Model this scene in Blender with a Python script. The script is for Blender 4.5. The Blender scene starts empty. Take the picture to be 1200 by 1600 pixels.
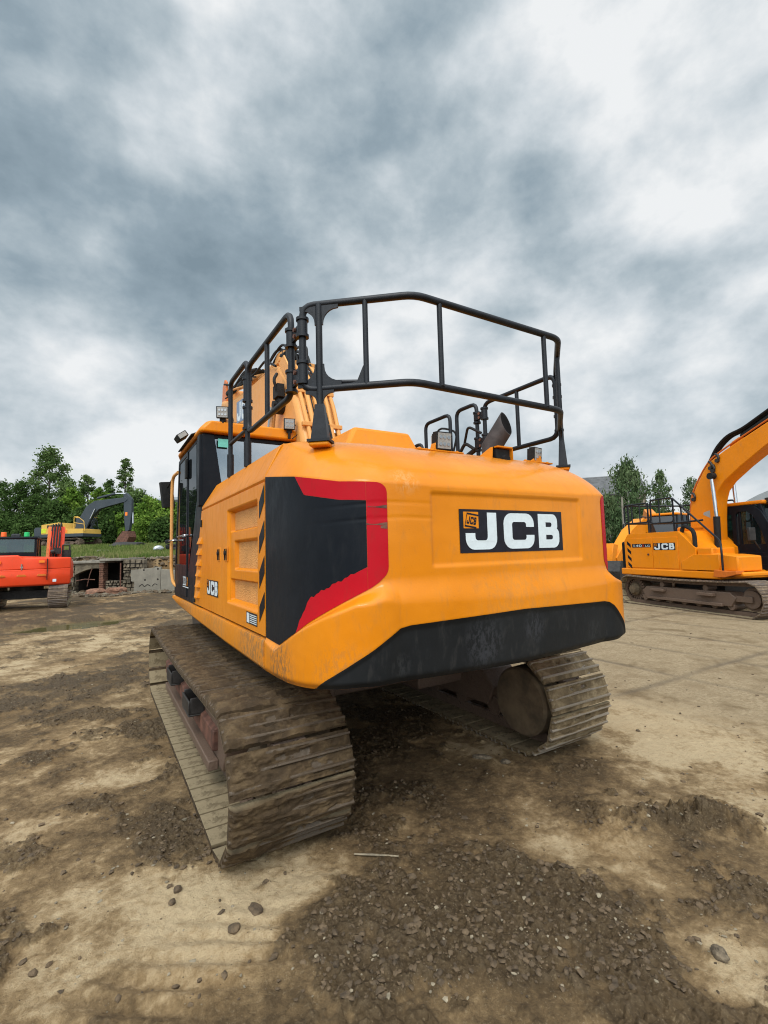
import bpy, bmesh, math, random
import numpy as np
from mathutils import Vector, Matrix
from mathutils.geometry import tessellate_polygon
random.seed(7); RNG=np.random.default_rng(11)
PI=math.pi; R=math.radians
S=bpy.context.scene; COL=S.collection
# ------------------------------------------------------------------ camera
HD=R(31.155); PITCH=R(4.774); ROLL=R(1.5046); CAMP=Vector((-2.1716,-4.5,1.6796))
Fv=Vector((math.sin(HD)*math.cos(PITCH),math.cos(HD)*math.cos(PITCH),math.sin(PITCH)))
R0=Vector((math.cos(HD),-math.sin(HD),0)); U0=R0.cross(Fv)
Rv=R0*math.cos(ROLL)-U0*math.sin(ROLL); Uv=R0*math.sin(ROLL)+U0*math.cos(ROLL)
cd=bpy.data.cameras.new('camera'); cam=bpy.data.objects.new('camera',cd); COL.objects.link(cam)
m3=Matrix((Rv,Uv,-Fv)).transposed(); cam.matrix_world=Matrix.Translation(CAMP)@m3.to_4x4()
cd.sensor_fit='HORIZONTAL'; cd.sensor_width=36; cd.lens=36*735.86/1200; cd.clip_end=3000; cd.clip_start=.05
S.camera=cam
try: S.cycles.filter_width=1.1
except Exception: pass
S.render.resolution_x=768; S.render.resolution_y=1024
# ------------------------------------------------------------------ world: overcast sky
W_=bpy.data.worlds.new('World'); S.world=W_; W_.use_nodes=True
nt=W_.node_tree; nt.nodes.clear()
def nd(nt,t,**k):
    n=nt.nodes.new(t)
    for a,b in k.items():
        if a.startswith('i_'):
            key=a[2:]; n.inputs[int(key) if key.isdigit() else key.replace('_',' ')].default_value=b
        else: setattr(n,a,b)
    return n
def mth(nt,op,a,b=None,c=None,clamp=False):
    n=nt.nodes.new('ShaderNodeMath'); n.operation=op; n.use_clamp=clamp
    for i,v in enumerate((a,b,c)):
        if v is None: continue
        if isinstance(v,(int,float)): n.inputs[i].default_value=v
        else: nt.links.new(v,n.inputs[i])
    return n.outputs[0]
SUN_AZ=HD+R(188); SUN_EL=R(52)      # clouded sun, high behind the camera
sky=nd(nt,'ShaderNodeTexSky',sky_type='NISHITA',sun_disc=False,sun_elevation=SUN_EL,sun_rotation=SUN_AZ)
tc=nd(nt,'ShaderNodeTexCoord'); L=nt.links.new
sep=nd(nt,'ShaderNodeSeparateXYZ'); L(tc.outputs['Generated'],sep.inputs[0])
zc=mth(nt,'MAXIMUM',sep.outputs[2],0.0); zz=mth(nt,'ADD',zc,.30)
cmb=nd(nt,'ShaderNodeCombineXYZ'); L(mth(nt,'DIVIDE',sep.outputs[0],zz),cmb.inputs[0]); L(mth(nt,'DIVIDE',sep.outputs[1],zz),cmb.inputs[1])
def wnoise(scale,det,rough,dist,off):
    mp=nd(nt,'ShaderNodeMapping'); mp.inputs['Location'].default_value=off; mp.inputs['Scale'].default_value=(1,1,1.45); L(tc.outputs['Generated'],mp.inputs[0])
    n=nd(nt,'ShaderNodeTexNoise',i_Scale=scale,i_Detail=det,i_Roughness=rough,i_Distortion=dist); L(mp.outputs[0],n.inputs['Vector']); return n.outputs['Fac']
n1=wnoise(2.5,6,.46,.1,(3.1,1.7,.4)); n2=wnoise(6.5,8,.56,.05,(9,4,2))
cov=mth(nt,'ADD',mth(nt,'MULTIPLY',mth(nt,'SUBTRACT',n1,.5),1.45),mth(nt,'MULTIPLY',mth(nt,'SUBTRACT',n2,.5),1.05))
cov=mth(nt,'ADD',cov,.60)
blobs=[((.027,.811,.584),-.13,.24),((.323,.575,.752),-.32,.14),((.714,.5,.49),-.34,.20),((.13,.688,.714),.30,.16),((.503,.628,.594),.30,.19),
((.802,.315,.508),.27,.18),((-.041,.902,.429),.22,.12),((.159,.833,.53),-.17,.2),((.504,.435,.746),.14,.16),((.721,.286,.631),-.12,.14),((.407,.743,.532),-.16,.12),
((.844,.36,.397),-.12,.13),((-.076,.931,.356),-.16,.13),((-.093,.957,.274),.16,.10),((-.107,.749,.654),-.15,.14),((.60,.80,.12),.05,.2),((.9,.42,.12),.10,.25),((-.05,.99,.12),.05,.25),((.76,.40,.55),.10,.12)]
for c,a,w in blobs:
    dp=nd(nt,'ShaderNodeVectorMath',operation='DISTANCE'); L(tc.outputs['Generated'],dp.inputs[0]); dp.inputs[1].default_value=Vector(c).normalized()
    # gaussian falloff in direction space: exp(-(d/w)^2)
    q=mth(nt,'DIVIDE',dp.outputs['Value'],w*1.15); e=mth(nt,'POWER',2.718,mth(nt,'MULTIPLY',mth(nt,'MULTIPLY',q,q),-1))
    cov=mth(nt,'ADD',cov,mth(nt,'MULTIPLY',e,a))
cr=nd(nt,'ShaderNodeValToRGB'); L(cov,cr.inputs[0]); el=cr.color_ramp.elements
el[0].position=.10; el[0].color=(.225,.30,.355,1); el[1].position=.90; el[1].color=(.92,.94,.95,1)
for ps,c in ((.32,(.32,.405,.465,1)),(.50,(.47,.55,.60,1)),(.68,(.67,.73,.77,1))):
    e=el.new(ps); e.color=c
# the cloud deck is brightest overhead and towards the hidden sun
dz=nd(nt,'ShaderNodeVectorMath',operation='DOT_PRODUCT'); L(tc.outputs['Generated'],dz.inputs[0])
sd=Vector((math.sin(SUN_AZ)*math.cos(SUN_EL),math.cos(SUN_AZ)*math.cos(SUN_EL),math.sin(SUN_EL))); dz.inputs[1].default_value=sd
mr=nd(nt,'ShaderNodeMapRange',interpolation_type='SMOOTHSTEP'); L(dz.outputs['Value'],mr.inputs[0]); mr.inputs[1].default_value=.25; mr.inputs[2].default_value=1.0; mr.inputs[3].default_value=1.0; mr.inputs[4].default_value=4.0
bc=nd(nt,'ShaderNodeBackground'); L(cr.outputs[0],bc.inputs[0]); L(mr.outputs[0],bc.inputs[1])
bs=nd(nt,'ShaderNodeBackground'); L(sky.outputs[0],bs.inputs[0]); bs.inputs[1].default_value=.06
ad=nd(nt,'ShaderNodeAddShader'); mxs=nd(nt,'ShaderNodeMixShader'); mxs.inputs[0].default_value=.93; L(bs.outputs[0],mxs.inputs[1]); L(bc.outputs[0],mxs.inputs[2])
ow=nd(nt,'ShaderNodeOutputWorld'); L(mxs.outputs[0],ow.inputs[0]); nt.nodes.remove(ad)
sl=bpy.data.lights.new('sun','SUN'); sl.energy=1.5; sl.angle=R(20); sl.color=(1,.95,.88); so=bpy.data.objects.new('sun',sl); COL.objects.link(so)
so.rotation_euler=(-sd).to_track_quat('-Z','Y').to_euler()
S.view_settings.view_transform='Standard'; S.view_settings.look='None'; S.view_settings.gamma=1; S.view_settings.exposure=0.0
# ------------------------------------------------------------------ tagging
def tag(o,label=None,cat=None,group=None,kind=None):
    if label: o['label']=label
    if cat: o['category']=cat
    if group: o['group']=group
    if kind: o['kind']=kind
    return o
def empty(name,loc=(0,0,0),rz=0,**k):
    o=bpy.data.objects.new(name,None); COL.objects.link(o); o.location=loc; o.rotation_euler=(0,0,rz); o.empty_display_size=.2
    return tag(o,**k)
def W(xr,d,z=0):
    """metres right of / in front of the photographer, along the ground"""
    return Vector((CAMP.x+math.cos(HD)*xr+math.sin(HD)*d, CAMP.y-math.sin(HD)*xr+math.cos(HD)*d, z))
# ------------------------------------------------------------------ numpy noise
def hsh(ix,iy,iz,seed):
    h=(ix*374761393+iy*668265263+iz*2147483647+seed*974634777)&0xffffffff
    h=((h^(h>>13))*1274126177)&0xffffffff; h=h^(h>>16)
    return (h&0xffffff)/float(0xffffff)
def vnoise(x,y,z=None,seed=0):
    x=np.asarray(x,float); y=np.asarray(y,float); z=np.zeros_like(x) if z is None else np.asarray(z,float)
    ix,iy,iz=[np.floor(q).astype(np.int64) for q in (x,y,z)]; fx,fy,fz=x-ix,y-iy,z-iz
    fx,fy,fz=[q*q*(3-2*q) for q in (fx,fy,fz)]
    def lz(k):
        a=hsh(ix,iy,iz+k,seed)*(1-fx)+hsh(ix+1,iy,iz+k,seed)*fx
        b=hsh(ix,iy+1,iz+k,seed)*(1-fx)+hsh(ix+1,iy+1,iz+k,seed)*fx
        return a*(1-fy)+b*fy
    return lz(0)*(1-fz)+lz(1)*fz if np.any(fz) else lz(0)
def fbm(x,y,z=None,oct=4,seed=0,g=.5):
    a=1;s=0;t=0
    for i in range(oct):
        k=2.03**i; s=s+a*(vnoise(x*k,y*k,None if z is None else z*k,seed+i*17)-.5); t+=a; a*=g
    return s/t*2
def sst(a,b,x): t=np.clip((x-a)/(b-a),0,1); return t*t*(3-2*t)
# ------------------------------------------------------------------ mesh builder
def ortho(d):
    d=Vector(d).normalized(); a=Vector((0,0,1)) if abs(d.z)<.9 else Vector((1,0,0))
    x=d.cross(a).normalized(); return x,d.cross(x).normalized()
class MB:
    def __init__(s): s.v=[]; s.f=[]; s.m=[]; s.mi=0
    def add(s,vs,fs):
        o=len(s.v); s.v+= [tuple(q) for q in vs]; s.f+=[tuple(o+i for i in f) for f in fs]; s.m+=[s.mi]*len(fs); return s
    def box(s,x0,x1,y0,y1,z0,z1):
        return s.add([(x,y,z) for z in (z0,z1) for y in (y0,y1) for x in (x0,x1)],[(0,2,3,1),(4,5,7,6),(0,1,5,4),(2,6,7,3),(0,4,6,2),(1,3,7,5)])
    def obox(s,c,X,Y,Z,hx,hy,hz):
        c=Vector(c);X=Vector(X).normalized();Y=Vector(Y).normalized();Z=Vector(Z).normalized()
        return s.add([c+X*(hx*i)+Y*(hy*j)+Z*(hz*k) for k in(-1,1) for j in(-1,1) for i in(-1,1)],[(0,2,3,1),(4,5,7,6),(0,1,5,4),(2,6,7,3),(0,4,6,2),(1,3,7,5)])
    def bar(s,a,b,w,h,up=(0,0,1)):
        a=Vector(a);b=Vector(b);d=(b-a); L=d.length; d.normalize(); u=Vector(up); x=d.cross(u)
        if x.length<1e-3: x=d.cross(Vector((1,0,0)))
        x.normalize(); u=x.cross(d)
        return s.obox((a+b)/2,x,d,u,w/2,L/2,h/2)
    def prism(s,pts,ax,a,b,holes=()):
        """2-D outline (concave allowed) extruded along axis ax from a to b"""
        def p3(p,t):
            return {0:(t,p[0],p[1]),1:(p[0],t,p[1]),2:(p[0],p[1],t)}[ax]
        loops=[list(pts)]+[list(h) for h in holes]; flat=[q for l in loops for q in l]; n=len(flat)
        tr=tessellate_polygon([[Vector((q[0],q[1],0)) for q in l] for l in loops])
        fs=[tuple(t) for t in tr]+[tuple(n+i for i in reversed(t)) for t in tr]
        o=0
        for l in loops:
            k=len(l)
            for i in range(k):
                j=(i+1)%k; fs.append((o+i,o+j,n+o+j,n+o+i))
            o+=k
        return s.add([p3(q,a) for q in flat]+[p3(q,b) for q in flat],fs)
    def cyl(s,a,b,r0,r1=None,n=16,caps=True):
        r1=r0 if r1 is None else r1; a=Vector(a);b=Vector(b); x,y=ortho(b-a); vs=[]
        for c,r in ((a,r0),(b,r1)):
            for i in range(n):
                t=2*PI*i/n; vs.append(c+x*(r*math.cos(t))+y*(r*math.sin(t)))
        fs=[(i,(i+1)%n,n+(i+1)%n,n+i) for i in range(n)]
        if caps: fs+= [tuple(reversed(range(n))),tuple(range(n,2*n))]
        return s.add(vs,fs)
    def tube(s,path,r,n=10,corner=0.0,caps=True,seg=4):
        P=[Vector(q) for q in path]
        if corner>0: P=fillet(P,corner,seg)
        vs=[];prev=None; k=len(P)
        for i,p in enumerate(P):
            d=((P[min(i+1,k-1)]-p).normalized()+(p-P[max(i-1,0)]).normalized())
            d.normalize()
            if prev is None: x,y=ortho(d)
            else:
                x=prev-d*prev.dot(d); x.normalize(); y=d.cross(x)
            prev=x; rr=r[i] if isinstance(r,(list,tuple)) else r
            for j in range(n):
                t=2*PI*j/n; vs.append(p+x*(rr*math.cos(t))+y*(rr*math.sin(t)))
        fs=[]
        for i in range(k-1):
            for j in range(n): a=i*n+j; b=i*n+(j+1)%n; fs.append((a,b,b+n,a+n))
        if caps: fs+=[tuple(reversed(range(n))),tuple(range((k-1)*n,k*n))]
        return s.add(vs,fs)
    def loft(s,rings,closed=True,caps=False):
        n=len(rings[0]); vs=[q for r in rings for q in r]; fs=[]
        for i in range(len(rings)-1):
            for j in range(n if closed else n-1):
                a=i*n+j; b=i*n+(j+1)%n; fs.append((a,b,b+n,a+n))
        if caps: fs+=[tuple(reversed(range(n))),tuple(range((len(rings)-1)*n,len(rings)*n))]
        return s.add(vs,fs)
    def build(s,name,mat,parent=None,smooth=30,bevel=0,bseg=2,loc=None,rz=0,**k):
        me=bpy.data.meshes.new(name); me.from_pydata(s.v,[],s.f)
        for m in (mat if isinstance(mat,(list,tuple)) else [mat]): me.materials.append(m)
        if any(s.m): me.polygons.foreach_set('material_index',s.m)
        me.update()
        bm=bmesh.new(); bm.from_mesh(me); bmesh.ops.recalc_face_normals(bm,faces=bm.faces); bm.to_mesh(me); bm.free()
        if smooth: me.polygons.foreach_set('use_smooth',[True]*len(me.polygons)); me.set_sharp_from_angle(angle=R(smooth))
        o=bpy.data.objects.new(name,me); COL.objects.link(o)
        if parent: o.parent=parent
        if loc is not None: o.location=loc
        if rz: o.rotation_euler=(0,0,rz)
        if bevel:
            b=o.modifiers.new('bevel','BEVEL'); b.width=bevel; b.segments=bseg; b.limit_method='ANGLE'; b.angle_limit=R(40); b.harden_normals=False
        return tag(o,**k)
def fillet(P,r,seg=4):
    out=[P[0]]
    for i in range(1,len(P)-1):
        a,b,c=P[i-1],P[i],P[i+1]; u=(a-b); v=(c-b); rr=min(r,u.length*.45,v.length*.45); u.normalize(); v.normalize()
        A=b+u*rr; C=b+v*rr
        for k in range(seg+1):
            t=k/seg; out.append(A*(1-t)**2+b*(2*t*(1-t))+C*t*t)
    out.append(P[-1]); return out
def copy_tree(o,parent=None):
    c=o.copy(); COL.objects.link(c); c.parent=parent
    for ch in list(o.children): copy_tree(ch,c)
    return c
def gridmesh(name,V,mat,parent=None,attrs=None,smooth=True,flip=False,**k):
    """V: (n,m,3) array -> quad sheet"""
    n,m=V.shape[:2]; me=bpy.data.meshes.new(name)
    idx=np.arange(n*m).reshape(n,m); q=np.stack([idx[:-1,:-1],idx[:-1,1:],idx[1:,1:],idx[1:,:-1]],-1).reshape(-1,4)
    if flip: q=q[:,::-1]
    me.vertices.add(n*m); me.vertices.foreach_set('co',V.reshape(-1).astype(np.float32))
    me.loops.add(q.size); me.loops.foreach_set('vertex_index',q.reshape(-1).astype(np.int32))
    me.polygons.add(len(q)); me.polygons.foreach_set('loop_start',np.arange(0,q.size,4,dtype=np.int32))
    me.update(calc_edges=True)
    if smooth: me.polygons.foreach_set('use_smooth',[True]*len(q))
    for an,av in (attrs or {}).items():
        a=me.attributes.new(an,'FLOAT','POINT'); a.data.foreach_set('value',np.asarray(av,np.float32).reshape(-1))
    me.materials.append(mat); o=bpy.data.objects.new(name,me); COL.objects.link(o)
    if parent: o.parent=parent
    return tag(o,**k)
# ------------------------------------------------------------------ materials
def newmat(name):
    m=bpy.data.materials.new(name); m.use_nodes=True; t=m.node_tree; b=t.nodes['Principled BSDF']; return m,t,b
def setin(t,b,key,v):
    if isinstance(v,(int,float,tuple,list)): b.inputs[key].default_value=v
    else: t.links.new(v,b.inputs[key])
def noise(t,scale,det=4,rough=.55,dist=0,stretch=None,obj=True):
    tcn=t.nodes.new('ShaderNodeTexCoord'); mp=t.nodes.new('ShaderNodeMapping'); t.links.new(tcn.outputs['Object'],mp.inputs[0])
    if stretch: mp.inputs['Scale'].default_value=stretch
    n=t.nodes.new('ShaderNodeTexNoise'); n.inputs['Scale'].default_value=scale; n.inputs['Detail'].default_value=det; n.inputs['Roughness'].default_value=rough; n.inputs['Distortion'].default_value=dist
    t.links.new(mp.outputs[0],n.inputs['Vector']); return n.outputs['Fac']
def ramp(t,fac,stops):
    r=t.nodes.new('ShaderNodeValToRGB'); t.links.new(fac,r.inputs[0]); e=r.color_ramp.elements
    while len(e)<len(stops): e.new(.5)
    for i,(p,c) in enumerate(stops): e[i].position=p; e[i].color=tuple(c)+(1,) if len(c)==3 else c
    return r.outputs[0]
def mixc(t,f,a,b,mode='MIX'):
    n=t.nodes.new('ShaderNodeMix'); n.data_type='RGBA'; n.blend_type=mode
    for s,v in ((0,f),(6,a),(7,b)):
        if isinstance(v,(int,float)): n.inputs[s].default_value=v
        elif isinstance(v,tuple): n.inputs[s].default_value=v if len(v)==4 else v+(1,)
        else: t.links.new(v,n.inputs[s])
    return n.outputs[2]
def mrange(t,f,a,b,c=0,d=1):
    n=t.nodes.new('ShaderNodeMapRange'); n.interpolation_type='SMOOTHSTEP'; t.links.new(f,n.inputs[0])
    for i,v in enumerate((a,b,c,d)): n.inputs[i+1].default_value=v
    return n.outputs[0]
def bump(t,b,h,dist,strength=1.0):
    n=t.nodes.new('ShaderNodeBump'); n.inputs['Distance'].default_value=dist; n.inputs['Strength'].default_value=strength
    t.links.new(h,n.inputs['Height']); t.links.new(n.outputs[0],b.inputs['Normal']); return n
def paint(name,col,rough=.38,dirt=.35,dcol=(.22,.16,.09),coat=.25,wob=.0025,fade=None,spec=.14,stains=None):
    m,t,b=newmat(name)
    n1=noise(t,.9,5,.6); n2=noise(t,14,6,.7,.3,(1,1,.35)); n3=noise(t,90,3,.6)
    c=mixc(t,mrange(t,n1,.35,.7,0,.55),col+(1,),tuple(min(1,q*1.12+.012) for q in (fade or col))+(1,))
    c=mixc(t,mth(t,'MULTIPLY',mrange(t,n2,.50,.76),dirt*.8),c,dcol+(1,))
    for (pc,pr,pa,pcol) in (stains or ()):
        vd=t.nodes.new('ShaderNodeVectorMath'); vd.operation='DISTANCE'; tcs=t.nodes.new('ShaderNodeTexCoord'); t.links.new(tcs.outputs['Object'],vd.inputs[0]); vd.inputs[1].default_value=pc
        ns=noise(t,38,6,.75,.4,(1,1,.5)); c=mixc(t,mth(t,'MULTIPLY',mth(t,'MULTIPLY',mrange(t,vd.outputs['Value'],pr,pr*.3),mrange(t,ns,.44,.58)),pa),c,pcol+(1,))
    c=mixc(t,mth(t,'MULTIPLY',mrange(t,n3,.68,.76),dirt*.8),c,tuple(q*.5 for q in dcol)+(1,))
    setin(t,b,'Base Color',c); setin(t,b,'Roughness',mrange(t,n2,.2,.8,rough-.08,rough+.22))
    b.inputs['Coat Weight'].default_value=min(1,coat*1.6); b.inputs['Coat Roughness'].default_value=.2; b.inputs['Specular IOR Level'].default_value=spec
    n4=noise(t,2.3,3,.5); h=mth(t,'ADD',n4,mth(t,'MULTIPLY',n3,.03)); bump(t,b,h,wob*4)
    return m
def plain(name,col,rough=.6,metal=0,var=.25,scale=8,bmp=.002,spec=.5):
    m,t,b=newmat(name); n=noise(t,scale,6,.65)
    c=mixc(t,mrange(t,n,.3,.7),tuple(q*(1-var) for q in col)+(1,),tuple(min(1,q*(1+var)) for q in col)+(1,))
    setin(t,b,'Base Color',c); setin(t,b,'Roughness',rough); b.inputs['Metallic'].default_value=metal; b.inputs['Specular IOR Level'].default_value=spec
    if bmp: bump(t,b,noise(t,scale*5,4,.6),bmp)
    return m
ORANGE=(.64,.20,.001)
M={}
M['yellow']=paint('machine_yellow',ORANGE,.38,.30,coat=.10,fade=(.70,.24,.006))
M['yellow_cw']=paint('counterweight_yellow',(.63,.190,.001),.42,.38,coat=.32,spec=.06,stains=(((-1.30,-1.86,1.05),.26,.85,(.20,.11,.05)),((-1.1,-2.35,1.05),.25,.4,(.28,.15,.06)),((-.78,-2.45,2.07),.12,.3,(.70,.42,.18)),((.2,-2.1,2.3),.5,.30,(.45,.22,.07)),((1.15,-2.3,1.15),.25,.4,(.30,.16,.06)),((0,-2.5,1.40),.5,.22,(.40,.20,.06))),fade=(.70,.235,.006),wob=.005,dcol=(.30,.15,.05))
M['yellow_worn']=paint('sill_yellow',(.60,.20,.006),.5,.9,coat=.05,fade=(.52,.20,.03),stains=(((-1.29,-1.3,1.0),.5,.8,(.22,.12,.05)),((-1.29,0,1.02),.7,.5,(.30,.16,.05)),((-1.29,1.6,1.02),.8,.5,(.25,.14,.06))))
M['burnt']=paint('burnt_orange',(.55,.13,.012),.5,.5,dcol=(.08,.03,.02)); M['boom']=paint('boom_yellow',(.64,.30,.085),.45,.4,coat=.1,dcol=(.5,.2,.03))
M['yellow_bg']=paint('far_machine_yellow',(.72,.215,.002),.45,.25,coat=.1)
M['red']=paint('red_stripe',(.42,.004,.012),.45,.35,dcol=(.20,.03,.02),coat=.05,spec=.08)
M['black']=paint('black_paint',(.0045,.0065,.010),.42,.22,dcol=(.04,.04,.04),coat=.04,wob=.003,spec=.10)
M['blackm']=paint('black_bumper',(.010,.011,.012),.5,.6,dcol=(.055,.05,.045),stains=(((-.3,-2.45,1.15),.20,.28,(.09,.09,.10)),((.1,-2.45,1.20),.13,.3,(.08,.08,.09)),((.7,-2.4,1.12),.12,.2,(.08,.08,.08)),((-.85,-2.4,1.1),.10,.25,(.08,.08,.08))),coat=.0,wob=.002,spec=.15)
M['rail']=plain('rail_black',(.007,.008,.011),.42,0,.4,20,.0008,spec=.3)
M['rubber']=plain('rubber',(.010,.010,.010),.7,0,.3,20,.001,spec=.3)
M['white']=plain('decal_white',(.62,.68,.70),.45,0,.05,30,0)
M['decal']=plain('decal_black',(.009,.009,.015),.35,0,.3,12,.0004,spec=.3)
M['decalblue']=plain('decal_blue_grey',(.16,.22,.33),.4,0,.15,12,0)
M['dsteel']=plain('dark_steel',(.03,.027,.025),.55,.3,.4,12,.002)
M['rust']=plain('rusty_steel',(.13,.055,.035),.75,.1,.5,9,.003)
M['chrome']=plain('chrome_rod',(.55,.56,.58),.22,1,.1,5,0)
M['exhaust']=plain('exhaust_pipe',(.055,.045,.042),.6,.4,.35,10,.001)
M['bore_shade']=plain('bore_shade',(.008,.007,.007),.95,0,.3,10,0,spec=.1); M['lens']=plain('lamp_lens',(.32,.32,.30),.25,0,.15,60,.001)  # near-black bore colour paints in the shade inside the exhaust mouth
M['amber']=plain('amber_reflector',(.85,.20,.01),.25,0,.1,60,0)
M['greenlamp']=plain('green_beacon',(.01,.45,.12),.25,0,.1,60,0)
M['orangelamp']=plain('orange_beacon',(.9,.13,.01),.25,0,.1,60,0)
M['seat']=plain('seat_fabric',(.03,.032,.035),.85,0,.2,30,.002)
M['redmachine']=paint('red_machine_paint',(.72,.055,.012),.42,.35,dcol=(.4,.09,.03),coat=.15)
M['volvo']=paint('faded_yellow_paint',(.62,.37,.075),.5,.4,dcol=(.2,.15,.06),coat=.05)
M['greyarm']=paint('grey_arm_paint',(.045,.055,.065),.5,.4,dcol=(.12,.11,.1),coat=.05)
M['grille']=plain('dusty_mesh_panel',(.60,.27,.07),.62,0,.12,5,0)
def mk_grille():
    m=M['grille']; t=m.node_tree; b=t.nodes['Principled BSDF']
    v=t.nodes.new('ShaderNodeTexVoronoi'); v.inputs['Scale'].default_value=95; tcn=t.nodes.new('ShaderNodeTexCoord'); t.links.new(tcn.outputs['Object'],v.inputs['Vector'])
    bump(t,b,v.outputs['Distance'],.004)
mk_grille()
def glassmat(name,tint=(.30,.38,.42),g0=.09,g1=.38,rough=.02):
    m,t,b=newmat(name); t.nodes.remove(b); o=t.nodes['Material Output']
    g=t.nodes.new('ShaderNodeBsdfGlossy'); g.inputs['Roughness'].default_value=rough; g.inputs['Color'].default_value=(.9,.95,1,1)
    tr_=t.nodes.new('ShaderNodeBsdfTransparent'); tr_.inputs['Color'].default_value=tint+(1,)
    df=t.nodes.new('ShaderNodeBsdfDiffuse'); df.inputs['Color'].default_value=(.05,.06,.065,1)
    lw=t.nodes.new('ShaderNodeLayerWeight'); lw.inputs['Blend'].default_value=.25
    m1=t.nodes.new('ShaderNodeMixShader'); m1.inputs[0].default_value=.12; t.links.new(tr_.outputs[0],m1.inputs[1]); t.links.new(df.outputs[0],m1.inputs[2])
    m2=t.nodes.new('ShaderNodeMixShader'); t.links.new(mrange(t,lw.outputs['Facing'],0,1,g0,g1),m2.inputs[0]); t.links.new(m1.outputs[0],m2.inputs[1]); t.links.new(g.outputs[0],m2.inputs[2]); t.links.new(m2.outputs[0],o.inputs[0])
    return m
M['glass']=glassmat('cab_glass',(.30,.38,.42),.26,.6); M['glass_dark']=glassmat('tinted_cab_glass',(.05,.07,.075),.06,.30)
M['glass_green']=glassmat('greenish_cab_glass',(.34,.50,.46),.03,.14); M['glass_clear']=glassmat('clear_glass',(.6,.75,.7))
def shoemat(name,steel,mud,mudlight,k=1.0):
    m,t,b=newmat(name); a=t.nodes.new('ShaderNodeAttribute'); a.attribute_name='mud'
    n=noise(t,9,8,.7,.3); n2=noise(t,55,5,.7); n5=noise(t,3.1,4,.6)
    st=mixc(t,n2,tuple(q*.6 for q in steel)+(1,),tuple(q*1.35 for q in steel)+(1,))
    md=ramp(t,n,[(.28,tuple(q*.45 for q in mud)),(.5,mud),(.68,mudlight),(.8,tuple(q*.8 for q in mud))])
    md=mixc(t,mrange(t,n5,.55,.7,0,.6),md,tuple(q*1.15 for q in mudlight)+(1,))
    f=mrange(t,mth(t,'ADD',a.outputs['Fac'],mth(t,'MULTIPLY',mth(t,'SUBTRACT',n2,.5),.7)),.3,.6)
    a2=t.nodes.new('ShaderNodeAttribute'); a2.attribute_name='dry'; dryc=mixc(t,mrange(t,n,.5,.62,0,.7),(.25,.195,.115,1),(.10,.072,.038,1))
    setin(t,b,'Base Color',mixc(t,a2.outputs['Fac'],mixc(t,f,st,md),dryc)); setin(t,b,'Roughness',mrange(t,f,0,1,.5,.85)); b.inputs['Specular IOR Level'].default_value=.35
    h=mth(t,'ADD',mth(t,'MULTIPLY',n,.8),mth(t,'MULTIPLY',n2,.35)); bump(t,b,h,.018,.8)
    return m
M['shoe']=shoemat('muddy_track_steel',(.085,.060,.038),(.056,.034,.015),(.115,.075,.036))
M['shoe_dry']=shoemat('dry_mud_track_steel',(.22,.18,.135),(.13,.09,.046),(.25,.185,.105))
M['shoe_bg']=shoemat('far_track_steel',(.12,.09,.07),(.13,.09,.06),(.22,.16,.10))
M['mudplate']=plain('mud_caked_plate',(.105,.072,.040),.85,0,.4,5,.006); M['frame']=shoemat('muddy_frame',(.13,.085,.06),(.12,.08,.05),(.19,.14,.09))
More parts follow.
